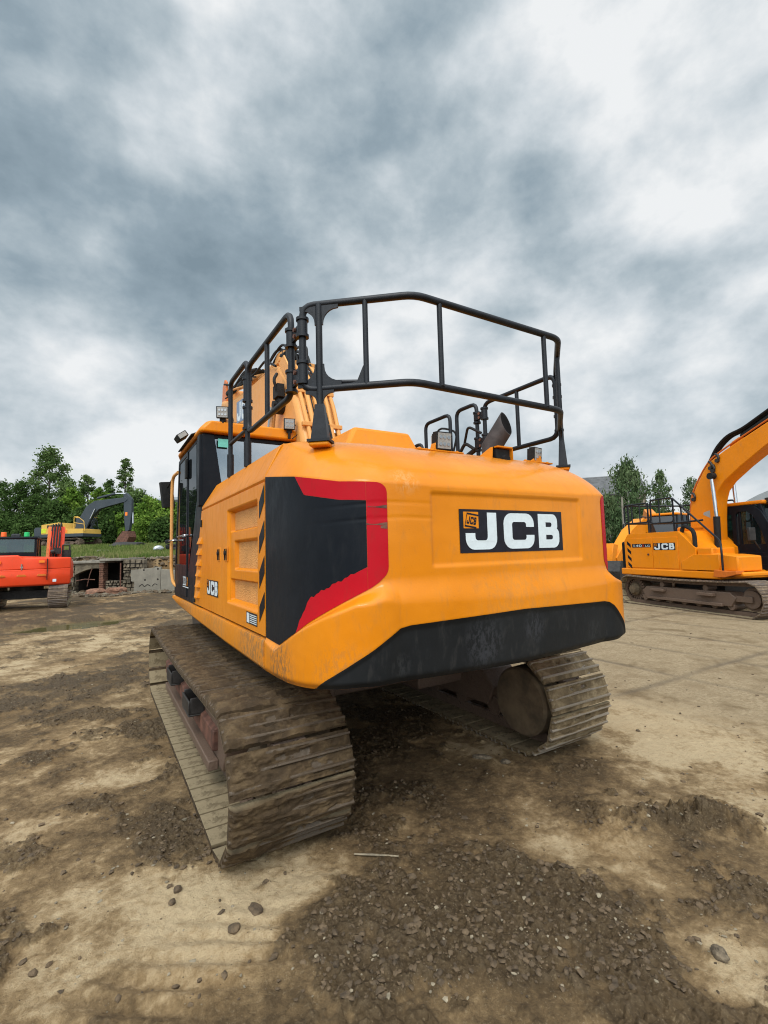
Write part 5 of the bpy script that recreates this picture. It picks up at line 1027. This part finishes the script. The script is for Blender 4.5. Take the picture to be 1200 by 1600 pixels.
c=MB(); c.box(.95,1.25,1.3,1.45,1.5,2.05); c.tube([(.97,1.3,1.5),(.97,1.3,2.25),(1.2,1.3,2.25),(1.2,1.3,1.5)],.03,8,.05); c.build('side_bracket',M['dsteel'],mr_)
c=MB(); c.box(-1.15,1.15,2.05,2.12,.15,.50); c.build('dozer_blade',M['dsteel'],mr_,bevel=.01)
# ---- weathered yellow machine with a grey arm on the bank
my=empty('excavator',W(-32.7,49,ground_z(*W(-32.7,49)[:2])-.05),fwd(.99,-.12),label='faded yellow excavator with a dark grey boom and arm standing on the grassy bank',cat='excavator')
for sx in (-1,1): add_track(my,sx*1.25,.7,-1.9,1.95,.46,.38,.21,VB,M['frame'],side=sx,sag=.05,detail=False,shoes=True)
VO=M['volvo']; GA=M['greyarm']
u=MB(); u.box(-.9,.9,-.8,.8,.5,.8); u.cyl((0,0,.8),(0,0,1.05),.6,n=24); u.build('slewing_ring',M['dsteel'],my)
h=MB(); h.prism([(-2.2,1.35),(-2.2,2.35),(-.2,2.55),(.1,1.9),(2.4,1.85),(2.5,1.35)],0,-1.3,1.3); H_=h.build('engine_house',VO,my,bevel=.06,bseg=3)
h=MB(); h.prism([(-3.0,1.15),(-3.05,1.9),(-2.9,2.1),(-2.2,2.1),(-2.2,1.1)],0,-1.3,1.3); h.build('counterweight',GA,my,bevel=.1,bseg=3)
h=MB(); h.box(-1.32,1.32,-2.3,2.5,1.05,1.38); h.build('deck_sill',GA,my,bevel=.03)
h=MB(); h.box(1.30,1.32,-2.15,-1.65,1.5,1.95); h.build('yellow_sticker',plain('lime_sticker',(.55,.62,.02),.5),H_,smooth=0); h=MB(); h.box(1.30,1.32,.25,.75,1.45,1.80); h.build('yellow_sticker',M['amber'],H_,smooth=0)
h=MB()
for k in range(4): h.box(1.30,1.33,-1.5+.35*k,-1.25+.35*k,2.0,2.3)
h.build('cooling_vent',M['dsteel'],H_)
cabin(my,-1.3,-.3,.3,2.1,1.4,3.15,GA,VO,M['glass_dark'])
b=MB(); b.prism([(.5,1.5),(.9,2.6),(1.9,4.2),(2.8,4.75),(4.2,4.85),(6.3,5.0),(6.5,4.75),(6.3,4.55),(4.4,4.15),(3.4,3.9),(2.6,3.2),(1.5,1.7),(1.2,1.4)],0,-.2,.25); Bo=b.build('boom',GA,my,bevel=.03)
b=MB(); b.prism([(6.0,5.35),(6.35,5.45),(6.9,4.8),(6.95,3.4),(6.7,1.6),(6.3,1.4),(6.1,3.0),(6.05,4.4)],0,-.17,.2); Bs=b.build('stick',GA,my,bevel=.03)
q=MB(); q.box(.20,.21,6.25,6.5,3.1,3.45); q.build('yellow_label',M['amber'],Bs,smooth=0)
c=MB(); c.cyl((.02,3.0,5.05),(.02,5.0,5.45),.12,n=14); c.build('stick_cylinder',GA,Bo); c=MB(); c.cyl((.02,5.0,5.45),(.02,6.2,5.40),.07,n=12); c.build('cylinder_rod',M['chrome'],Bo)
for sx in (-.3,.36): c=MB(); c.cyl((sx,1.9,1.7),(sx,2.5,2.9),.10,n=14); c.build('boom_cylinder',GA,Bo); c=MB(); c.cyl((sx,2.5,2.9),(sx,3.0,3.9),.065,n=12); c.build('cylinder_rod',M['chrome'],Bo)
c=MB(); c.cyl((0,6.95,3.4),(0,7.0,2.3),.08,n=12); c.build('bucket_cylinder',M['chrome'],Bs)
c=MB(); bb=[(6.3,1.5),(6.8,1.5),(7.0,.9),(6.7,.3),(6.1,.1),(5.5,.3),(5.7,.8)]; c.loft([[(x,y,z) for y,z in bb] for x in (-.6,.6)],closed=False)
for sx in (-.6,.6): c.prism(bb,0,sx-.015,sx+.015)
c.build('bucket',M['rust'],my)
c=MB(); c.tube([(1.1,1.3,1.9),(1.1,1.3,3.1),(1.1,1.7,3.1),(1.1,2.4,2.6),(1.1,2.5,1.6)],.035,8,.1); c.tube([(1.1,1.3,2.5),(1.1,2.45,2.3)],.03,8); c.build('guard_rail',VO,my)
# ================================================================== RUINED WALL, SLABS, DEBRIS
def pxz(y,d,hz=873.5): return 1.68+(hz-y)/735.9*d
RW=empty('ruined_wall',W(-13.9,23.4,0),-HD,label='ruined stone wall with two dark openings and a brick pillar under the grassy bank',cat='wall')
M['stonewall']=plain('rubble_stone',(.13,.105,.07),.9,0,.6,2.2,.02); M['brick']=plain('old_brick',(.14,.065,.04),.9,0,.5,9,.01); M['concrete']=plain('old_concrete',(.20,.18,.145),.85,0,.25,3,.004); M['near_black']=plain('dark_interior',(.018,.014,.011),.95,0,.4,4,.01)  # near-black colour used for openings, windows, holes and spray marks
def stones(x0,x1,z0,z1,y,seed,sx=.28,sz=.16):
    rs=random.Random(seed); mb=MB(); z=z0
    while z<z1:
        hh=sz*(.7+.7*rs.random()); x=x0
        while x<x1:
            w=sx*(.5+rs.random()); w=min(w,x1-x+.02); yy=y-rs.random()*.10; k=.03
            a=[(x+rs.random()*k,yy,z+rs.random()*k),(x+w-k*rs.random()-.015,yy-rs.random()*.04,z+rs.random()*k),(x+w-k*rs.random()-.015,yy,z+hh-.015-rs.random()*k),(x+rs.random()*k,yy+rs.random()*.04,z+hh-.015)]
            mb.add(a+[(q[0],y+.25,q[2]) for q in a],[(0,1,2,3),(0,4,5,1),(1,5,6,2),(2,6,7,3),(3,7,4,0)]); x+=w
        z+=hh
    return mb
# local: x to the right, y away; origin at the middle of the wall foot; 31.4 px per metre
def lx(px): return (px-600)/735.9*23.4+13.9
st=stones(lx(191),lx(224),-.1,1.62,.12,1); st.build('stone_facing',M['stonewall'],RW,smooth=0,bevel=.02)
st=stones(lx(105),lx(118),-.1,1.5,.05,2,.2,.2); st.build('stone_pier',M['stonewall'],RW,smooth=0,bevel=.02)
st=stones(lx(164),lx(191),-.1,.55,.10,3,.22,.15); st.build('stone_footing',M['stonewall'],RW,smooth=0,bevel=.02)
mb=MB(); mb.box(lx(112),lx(166),-.12,2.1,1.46,1.60); mb.box(lx(158),lx(192),-.18,2.1,1.55,1.68); mb.build('lintel_slab',M['concrete'],RW,bevel=.03)
# shallow arch over the left opening
ar=[(lx(118),1.46),(lx(118),.92)]+[(lx(118)+(lx(157)-lx(118))*t,.92+.30*math.sin(PI*min(1,t*.62))) for t in np.linspace(.05,1,10)]+[(lx(157),1.46)]
mb=MB(); mb.prism(ar,1,-.02,.3); mb.build('brick_arch',M['stonewall'],RW,smooth=0)
mb=MB()
for k in range(15):
    z=-.05+.105*k; o_=.02*((k*7)%3); mb.box(lx(156)+o_*.5,lx(163)-o_*.3,-.05-o_,.35,z,z+.095)
mb.build('brick_pillar',M['brick'],RW,smooth=0,bevel=.012)
mb=MB(); mb.box(lx(112),lx(195),2.05,2.15,-.3,1.5); mb.box(lx(112),lx(112)+.1,.2,2.05,-.3,1.5); mb.box(lx(195)-.1,lx(195),.2,2.05,-.3,1.5); mb.build('inner_chamber',M['near_black'],RW,smooth=0)
mb=MB(); mb.tube([(lx(120),.0,.62),(lx(135),-.1,.70),(lx(150),-.05,.66)],.025,6); mb.tube([(lx(139),-.1,.35),(lx(143),-.12,.9),(lx(146),-.1,1.2)],.02,6); mb.tube([(lx(190.5),-.1,0),(lx(190.5),-.12,1.45)],.03,6); mb.build('rusty_rod',M['rust'],RW)
M['slabc']=plain('slab_concrete',(.21,.19,.15),.85,0,.18,2,.003)
SL=empty('concrete_slab',W(-11.45,23.0,0),-HD,label='grey precast concrete slab with round holes leaning against the rubble bank',cat='concrete slab')
mb=MB(); mb.prism([(-.78,-.1),(.52,-.1),(.54,1.22),(-.92,1.08),(-.90,.55),(-.74,.53)],1,0,.14); sp=mb.build('slab_panel',M['slabc'],SL,smooth=0,bevel=.01)
for (x,z) in ((-.28,1.08),(.40,1.12),(-.22,.60),(.40,.62),(.38,.02)):
    mb=MB(); mb.cyl((x,-.004,z),(x,.02,z),.045,n=12); mb.build('fixing_hole',M['near_black'],sp,smooth=0)
mb=MB(); mb.tube([(-.5,-.002,.30),(-.35,-.002,.42),(-.25,-.002,.26),(-.1,-.002,.40),(.05,-.002,.30)],.018,4,.1); mb.tube([(.12,-.002,.28),(.25,-.002,.42),(.38,-.002,.36)],.016,4,.1); mb.build('spray_mark',M['near_black'],sp)
S2=empty('concrete_slab',W(-10.55,22.7,0),-HD,label='narrow grey concrete slab beside the grab rail of the nearest cab',cat='concrete slab'); mb=MB(); mb.prism([(-.22,-.1),(.5,-.1),(.5,1.05),(-.2,1.1)],1,0,.14); mb.build('slab_panel',M['slabc'],S2,smooth=0,bevel=.01)
def rock(name,p,s,mat,seed,flat=.6,**k):
    rs=np.random.default_rng(seed); bm=bmesh.new(); bmesh.ops.create_icosphere(bm,subdivisions=3,radius=1)
    for v in bm.verts:
        n=v.co.normalized(); f=1+.35*float(fbm(np.array([n.x*1.6+seed]),np.array([n.y*1.6]),np.array([n.z*1.6+5]),oct=3,seed=seed)[0]); v.co=Vector((n.x*f*s[0],n.y*f*s[1],n.z*f*s[2]))
    me=bpy.data.meshes.new(name); bm.to_mesh(me); bm.free(); me.materials.append(mat); me.polygons.foreach_set('use_smooth',[True]*len(me.polygons)); me.set_sharp_from_angle(angle=R(35))
    o=bpy.data.objects.new(name,me); COL.objects.link(o); o.location=p; o.rotation_euler=(0,0,seed*1.7); return tag(o,**k)
M['brickrub']=plain('brick_rubble',(.20,.10,.06),.9,0,.5,6,.02)
rock('brick_heap',W(-13.9,22.9,.05),(.55,.4,.22),M['brickrub'],4,label='small heap of broken orange brick in front of the left dark opening',cat='rubble heap')
rock('brick_heap',W(-12.9,22.7,.08),(.5,.35,.25),M['brickrub'],9,label='small heap of broken orange brick under the right dark opening',cat='rubble heap')
def tyre(p,r,w,tilt,rz,label):
    mb=MB(); rings=[]
    for i in range(28):
        a=2*PI*i/28; rings.append([(x,(r+dr)*math.cos(a),(r+dr)*math.sin(a)) for x,dr in ((-w/2,-.12),(-w/2,-.02),(-w*.3,0),(w*.3,0),(w/2,-.02),(w/2,-.12),(w*.2,-.15),(-w*.2,-.15))])
    rings.append(rings[0]); mb.loft(rings,True); o=mb.build('tyre',M['rubber'],None,smooth=40,label=label,cat='tyre',group='scrap tyres on the bank'); o.location=p; o.rotation_euler=(0,tilt,rz); return o
gz=ground_z(*W(-16.1,35.5)[:2]); tyre(W(-16.1,35.5,gz+.75),.42,.25,R(75),.4,'scrap tyre on top of the rubbish heap at right end of the bank')
tyre(W(-15.9,35.2,gz+.32),.42,.28,R(80),1.2,'scrap tyre lying under another one at right end of the bank')
rock('rubbish_heap',W(-15.4,35.8,gz+.1),(1.3,.9,.45),M['dsteel'],12,label='dark rubbish heap beside the scrap tyres on the bank',cat='rubbish heap')
rock('white_sack',W(-16.7,34.8,gz+.2),(.50,.3,.20),plain('white_plastic',(.55,.57,.6),.6,0,.2,8,.01),21,label='dirty white sack lying on the grass in front of the scrap tyres',cat='sack')
rock('pale_boulder',W(-21.5,36,ground_z(*W(-21.5,36)[:2])+.1),(.6,.3,.18),M['concrete'],22,label='flat pale concrete lump on the grass below the yellow excavator bucket',cat='rubble')
rock('rubble_pile',W(-23.4,43,ground_z(*W(-23.4,43)[:2])+.15),(1.5,.8,.4),M['dsteel'],26,label='low dark rubble pile on the bank by the yellow excavator bucket',cat='rubble heap')
# stones near the tracks
M['concrete_d']=plain('muddy_stone',(.15,.115,.075),.9,0,.6,30,.01)
def near_rock(x,y,s,mat,seed,label,name='stone',cat='stone'): rock(name,(x,y,ground_z(x,y)+s[2]*.45),s,mat,seed,label=label,cat=cat)
near_rock(.50,-1.50,(.08,.03,.02),M['concrete_d'],31,'long flat pale stone on the mud just behind the right track','stone')
near_rock(.60,-1.66,(.04,.03,.018),M['concrete_d'],33,'small pale stone beside the long flat one behind the right track','stone')
near_rock(-1.80,-1.78,(.020,.018,.016),M['clod'],35,'round dark clod on pale crust left of the near track end','mud_clod','mud clod')
near_rock(-1.835,-1.86,(.020,.016,.014),M['clod'],36,'lower of two round dark clods left of the near track end','mud_clod','mud clod')
near_rock(-1.62,-2.19,(.028,.026,.016),M['clod'],37,'largest dark clod on the pale crust below the near track','mud_clod','mud clod')
near_rock(-1.50,-2.12,(.045,.028,.014),M['clod'],38,'flat ragged dark clod on the pale crust below the near track','mud_clod','mud clod')
near_rock(.02,-3.42,(.034,.026,.024),M['concrete_d'],47,'grey stone half sunk in dirt at the right edge of the picture','stone')
mb=MB(); a=Vector((-.93,-2.03,0)); b_=Vector((-.74,-2.19,0)); mb.tube([(a.x,a.y,ground_z(a.x,a.y)+.012),(-.85,-2.09,ground_z(-.85,-2.09)+.016),(b_.x,b_.y,ground_z(b_.x,b_.y)+.012)],[.004,.006,.004],6); mb.build('dry_twig',M['stone'],None,label='pale dry twig on the dark mud between the two tracks',cat='twig')
# ================================================================== BUILDINGS
def box_house(name,xr,d,w,dep,z0,zw,zr,label,cat,wall,roofm,rz=-HD,wins=0,rows=1):
    r=empty(name,W(xr,d,z0),rz,label=label,cat=cat); mb=MB(); mb.prism([(0,0),(dep,0),(dep,zw-z0),(dep/2,zr-z0-.12),(0,zw-z0)],0,-w/2,w/2); wl=mb.build('wall',wall,r,smooth=0)
    mb=MB(); mb.prism([(-.6,zw-z0-.35),(dep/2,zr-z0+.05),(dep+.6,zw-z0-.35),(dep+.6,zw-z0-.15),(dep/2,zr-z0+.28),(-.6,zw-z0-.15)],0,-w/2-.5,w/2+.5); mb.build('roof',roofm,r,smooth=0)
    for i in range(wins):
        for j in range(rows):
            x=-w/2+w*(i+.5)/wins; z=zw-z0-1.9-j*3; mb=MB(); mb.box(x-.5,x+.5,-.06,.1,z-.7,z+.7); f=mb.build('window',M['near_black'],r,smooth=0); mb=MB(); mb.box(x-.65,x+.65,-.12,.1,z-.86,z-.72); mb.build('sill',M['concrete'],f,smooth=0)
    return r
M['slate']=plain('slate_roof',(.085,.085,.085),.8,0,.35,1.2,.02); M['oldwall']=plain('old_brick_wall',(.20,.165,.13),.9,0,.4,1.0,.02); M['hall']=plain('grey_hall_cladding',(.20,.22,.23),.6,0,.15,.6,0)
box_house('old_building',33.0,85,26,14,0,10.8,14.6,'old brick building with a long grey slate roof behind the birch trees','building',M['oldwall'],M['slate'],rz=-HD-.30,wins=9,rows=3)
box_house('factory_hall',-50,125,24,20,2,17.0,18.6,'pale grey hall whose flat roof shows above the hedge at left','building',M['hall'],M['hall'])
mb=MB(); n=20; prof=[(y,3.0+5.4*math.sin(PI*k/n)**.8) for k,y in enumerate(np.linspace(-11,11,n+1))]; mb.prism([(-11,0)]+prof+[(11,0)],0,-14,14)
M['tent']=plain('tent_fabric',(.34,.36,.37),.6,0,.08,.4,0)
tn=mb.build('tent_hall',M['tent'],None,smooth=25,label='pale grey arched tent hall behind the cab of the 140X machine',cat='tent hall'); tn.location=W(62,60,0); tn.rotation_euler=(0,0,-HD+.35)
LP_=empty('lamp_post',W(25.4,50,0),-HD,label='thin grey lamp post in front of the dark birch trees',cat='lamp post'); mb=MB(); mb.cyl((0,0,0),(0,0,6.8),.14,.09,n=10); mb.build('post',M['concrete'],LP_); mb=MB(); mb.tube([(0,0,6.6),(-.2,0,7.0),(-.9,0,7.05)],.04,6); mb.obox((-1.0,0,7.05),(1,0,0),(0,1,0),(0,0,1),.3,.1,.06); mb.build('lamp_head',M['dsteel'],LP_)
# ================================================================== TREES
def leafmat(name,c1,c2,c3):
    m,t,b=newmat(name); t.nodes.remove(b); o=t.nodes['Material Output']
    a=t.nodes.new('ShaderNodeAttribute'); a.attribute_name='tint'; n=noise(t,.35,3,.6)
    f=mth(t,'ADD',mth(t,'MULTIPLY',a.outputs['Fac'],.65),mth(t,'MULTIPLY',n,.5)); c=ramp(t,f,[(.2,c1),(.52,c2),(.85,c3)])
    d=t.nodes.new('ShaderNodeBsdfDiffuse'); tr=t.nodes.new('ShaderNodeBsdfTranslucent'); t.links.new(c,d.inputs[0]); t.links.new(c,tr.inputs[0]); mx=t.nodes.new('ShaderNodeMixShader'); mx.inputs[0].default_value=.3
    t.links.new(d.outputs[0],mx.inputs[1]); t.links.new(tr.outputs[0],mx.inputs[2]); t.links.new(mx.outputs[0],o.inputs[0]); return m
LM={'poplar':leafmat('poplar_leaves',(0.043,0.076,0.024),(0.091,0.146,0.046),(0.183,0.244,0.091)),'bush':leafmat('bush_leaves',(0.055,0.104,0.018),(0.116,0.207,0.034),(0.232,0.329,0.061)),'dark':leafmat('dark_leaves',(0.027,0.051,0.016),(0.055,0.098,0.027),(0.104,0.165,0.049)),'birch':leafmat('birch_leaves',(0.037,0.063,0.029),(0.076,0.120,0.051),(0.159,0.207,0.098))}
M['bark']=plain('tree_bark',(.10,.085,.07),.9,0,.4,4,.01); M['birchbark']=plain('birch_bark',(.42,.40,.36),.8,0,.4,5,.005)
def tree(xr,d,h,w,kind,seed,label,cat='tree',n=5200,base=.12,leaf=.17,mat='poplar',group=None,name='tree',z0=None,bark='bark'):
    rg=np.random.default_rng(seed); P=W(xr,d); gz=ground_z(P.x,P.y) if z0 is None else z0
    root=empty(name,(P.x,P.y,gz-.1),seed*.7,label=label,cat=cat,group=group)
    tb=MB(); lean=(rg.random(2)-.5)*.06*h; ns=7; pts=[Vector((lean[0]*(i/ns)**2+.03*h*math.sin(i*1.3+seed)*(i/ns)*.3,lean[1]*(i/ns)**2,h*.95*i/ns)) for i in range(ns+1)]
    r0=h*.016+.04; tb.tube(pts,[r0*(1-.88*i/ns) for i in range(ns+1)],7)
    C=[];Rr=[]
    k={'bush':26,'round':34,'column':34,'birch':40}[kind]
    for i in range(k):
        t=(i+rg.random())/k; z=base+(1-base)*t
        if kind=='bush': e=math.sin(PI*min(1,.18+.80*t))**.6
        elif kind=='round': e=math.sin(PI*min(1,.12+.86*t))**.8
        elif kind=='column': e=(1-t)**.5*min(1,t*5+.35)
        else: e=math.sin(PI*min(1,.16+.80*t))**.75*(1.15 if i%3 else .7)
        a=i*2.4+rg.random()*.8; rad=w/2*e*(.35+.6*rg.random()); cz=h*z
        c=Vector((math.cos(a)*rad,math.sin(a)*rad,cz)); tp=pts[min(ns,int(z*ns))]; c.x+=tp.x; c.y+=tp.y
        C.append(c); Rr.append(w*(.13+.13*rg.random())*(.6+.5*e)*(.75 if kind=='column' else 1))
        st=Vector((tp.x,tp.y,max(.3,cz-rad*(.9 if kind!='birch' else .7)-.4)));
        if i%2==0: tb.tube([st,(st+c)/2+Vector((0,0,.15*rad)),c],[r0*.35,r0*.22,r0*.08],5)
    tb.build('trunk',M[bark],root,smooth=50)
    per=n//k; V=[];T=[]
    for c,r in zip(C,Rr):
        q=rg.normal(size=(per,3)); q/=np.linalg.norm(q,axis=1)[:,None]; q*=(rg.random((per,1))**.45)*r*(1+.35*rg.normal(size=(per,1)))
        q[:,2]*=.8
        if kind=='birch': q[:,2]=q[:,2]*1.5-.6*r*rg.random(per)
        ce=q+np.array(c)[None]; ce[:,2]=np.maximum(ce[:,2],.15); s=leaf*(.6+.8*rg.random(per))
        A=rg.normal(size=(per,3)); A/=np.linalg.norm(A,axis=1)[:,None]; B=np.cross(A,rg.normal(size=(per,3))); B/=np.linalg.norm(B,axis=1)[:,None]
        if kind=='birch': A[:,2]*=2.0
        A*=s[:,None]; B*=(s*.55)[:,None]
        V.append(np.stack([ce-A,ce+B,ce+A,ce-B],1)); T.append(np.repeat(np.clip(rg.random()*.5+.5*rg.random(per),0,1),4))
    V=np.concatenate(V).reshape(-1,3); T=np.concatenate(T); me=bpy.data.meshes.new('crown'); nq=len(V)//4
    me.vertices.add(len(V)); me.vertices.foreach_set('co',V.reshape(-1).astype(np.float32)); me.loops.add(len(V)); me.loops.foreach_set('vertex_index',np.arange(len(V),dtype=np.int32)); me.polygons.add(nq); me.polygons.foreach_set('loop_start',np.arange(0,len(V),4,dtype=np.int32)); me.update(calc_edges=True)
    at_=me.attributes.new('tint','FLOAT','POINT'); at_.data.foreach_set('value',T.astype(np.float32)); me.materials.append(LM[mat]); o=bpy.data.objects.new('crown',me); COL.objects.link(o); o.parent=root; return root
def tx(px,d): return (px-600)/735.9*d
def ztop(y,px,d): return 1.68+(861.4+.0262*(601-px)-y)/735.9*d
def T(px,ytop,d,wpx,kind,seed,label,mat,n=5000,leaf=.17,base=.1,**k):
    xr=tx(px,d); P=W(xr,d); g=ground_z(P.x,P.y); tree(xr,d,ztop(ytop,px,d)-g,wpx*d/735.9,kind,seed,label,mat=mat,n=n,leaf=leaf,base=base,**k)
gl='trees and bushes of the hedge at left'
T(74,700,66,62,'round',1,'tallest tree of the left hedge with an open leafy crown against the sky','poplar',7000,.19,.25,group=gl)
T(192,716,64,44,'column',2,'feathery grey green tree standing above the hedge left of the big excavator','poplar',3600,.16,.3,group=gl)
hed=[(-8,755,64,60,'dark','dark bushy tree at the far left edge of the hedge'),(28,752,63,56,'dark','dark tree left of the tallest hedge tree'),(52,775,58,52,'dark','dark bush under the left side of the tallest hedge tree'),(100,748,63,54,'poplar','green tree right beside the tallest hedge tree'),(82,785,57,56,'dark','dark bush above the roof of the yellow excavator'),(113,765,60,44,'bush','bright green tree in the middle of the hedge'),(137,742,63,42,'poplar','tree with a small pointed top in the middle of the hedge'),(152,762,58,34,'bush','bright green leafy bush above the grey boom'),(128,795,55,60,'dark','dark bush right behind the grey boom'),(168,752,62,40,'dark','dark tree left of the feathery tree'),(184,775,58,48,'dark','dark bush under the feathery tree'),(212,766,60,46,'poplar','green tree right of the feathery tree'),(176,805,54,46,'dark','low dark bush behind the grey arm'),(206,795,54,50,'bush','bright green bush right of the grey arm'),(234,778,57,52,'bush','bright green bush at the right end of the hedge'),(228,808,52,46,'bush','low bright green bush behind the scrap tyres'),(258,782,56,50,'bush','bright green bush seen past the mirror of the big excavator'),(255,812,51,44,'dark','low dark bush beside the grab rail of the big excavator'),(285,790,57,50,'bush','bush hidden for the most part by the cab of the big excavator'),(5,805,56,60,'dark','dark bush above the red excavator cab'),(40,812,54,50,'dark','low dark bush between the red and the yellow excavator')]
for i,(px,yt,d,w,mt,lb) in enumerate(hed): T(px,yt,d,w,'bush',30+i,lb,mt,5200,.17,.04,group=gl,name='bush' if yt>770 else 'tree',cat='bush' if yt>770 else 'tree')
gr_='birch trees at the right'
T(985,720,60,66,'birch',61,'tall dense birch behind the lamp post at right','birch',9000,.15,.08,group=gr_,name='birch_tree',bark='birchbark')
T(1036,735,60,34,'birch',62,'slender airy birch right of the tall dense one','birch',4200,.13,.12,group=gr_,name='birch_tree',bark='birchbark')
T(953,775,56,56,'birch',63,'lower dark birch left of the lamp post','birch',7000,.15,.02,group=gr_,name='birch_tree',bark='birchbark')
T(1012,792,55,60,'bush',64,'dark green bush under the two tall birches','birch',6500,.15,.02,group=gr_,name='bush',cat='bush')
T(1082,748,75,34,'birch',65,'thin birch just left of the orange boom at right','birch',2600,.15,.2,group=gr_,name='birch_tree',bark='birchbark')
T(1128,772,75,30,'birch',66,'thin birch seen through the gap between boom and cylinder at right','birch',2000,.15,.2,group=gr_,name='birch_tree',bark='birchbark')
def reg_slope(rg,n):
    d=21.8+rg.random(n)*6.5; px=100+rg.random(n)*185; x=(px-600)/735.9*d
    return CAMP.x+math.cos(HD)*x+math.sin(HD)*d, CAMP.y-math.sin(HD)*x+math.cos(HD)*d
scatter('bank_rubble',2600,M['stonewall'],lambda r,k:.03+.13*r.random(k)**3,reg_slope,8,('brown rubble and broken stone strewn over the edge of the bank','rubble'))
scatter('bank_soil_clods',2600,M['clod'],lambda r,k:.03+.12*r.random(k)**2.5,reg_slope,18,('dark lumps of soil strewn over the edge of the bank','soil clods'))
# grass tufts on the bank
def reg_bank(rg,n):
    d=26+rg.random(n)**1.3*26; px=-40+rg.random(n)*330; x=(px-600)/735.9*d
    return CAMP.x+math.cos(HD)*x+math.sin(HD)*d, CAMP.y-math.sin(HD)*x+math.cos(HD)*d
rg=np.random.default_rng(77); gx_,gy_=reg_bank(rg,52000); hh,_,_,gg_,_=ground_fields(gx_,gy_); kp=rg.random(len(gx_))<gg_*(.25+1.1*np.clip(fbm(gx_*.5,gy_*.5,oct=3,seed=70)+.5,0,1)); gx_,gy_,hh=gx_[kp],gy_[kp],hh[kp]; k=len(gx_)
a=rg.random(k)*2*PI; L_=.07+.20*rg.random(k)*(1+.8*vnoise(gx_*.6,gy_*.6,seed=3)); wv=.035+.03*rg.random(k); ln=(rg.random((k,2))-.5)*.3*L_[:,None]
V=np.stack([np.stack([gx_-np.cos(a)*wv,gy_-np.sin(a)*wv,hh-.02],-1),np.stack([gx_+np.cos(a)*wv,gy_+np.sin(a)*wv,hh-.02],-1),np.stack([gx_+ln[:,0],gy_+ln[:,1],hh+L_],-1)],1).reshape(-1,3)
me=bpy.data.meshes.new('grass'); me.vertices.add(3*k); me.vertices.foreach_set('co',V.reshape(-1).astype(np.float32)); me.loops.add(3*k); me.loops.foreach_set('vertex_index',np.arange(3*k,dtype=np.int32)); me.polygons.add(k); me.polygons.foreach_set('loop_start',np.arange(0,3*k,3,dtype=np.int32)); me.update(calc_edges=True)
at_=me.attributes.new('tint','FLOAT','POINT'); at_.data.foreach_set('value',np.repeat(np.clip(rg.random(k)*.6+.5*vnoise(gx_*.5,gy_*.5,seed=5),0,1),3).astype(np.float32))
LM['grass']=leafmat('grass_blades',(.06,.095,.022),(.13,.18,.045),(.26,.25,.10)); me.materials.append(LM['grass']); o=bpy.data.objects.new('grass',me); COL.objects.link(o); tag(o,'rough green grass growing on the bank below the yellow excavator','grass',None,'stuff')
# overcast air
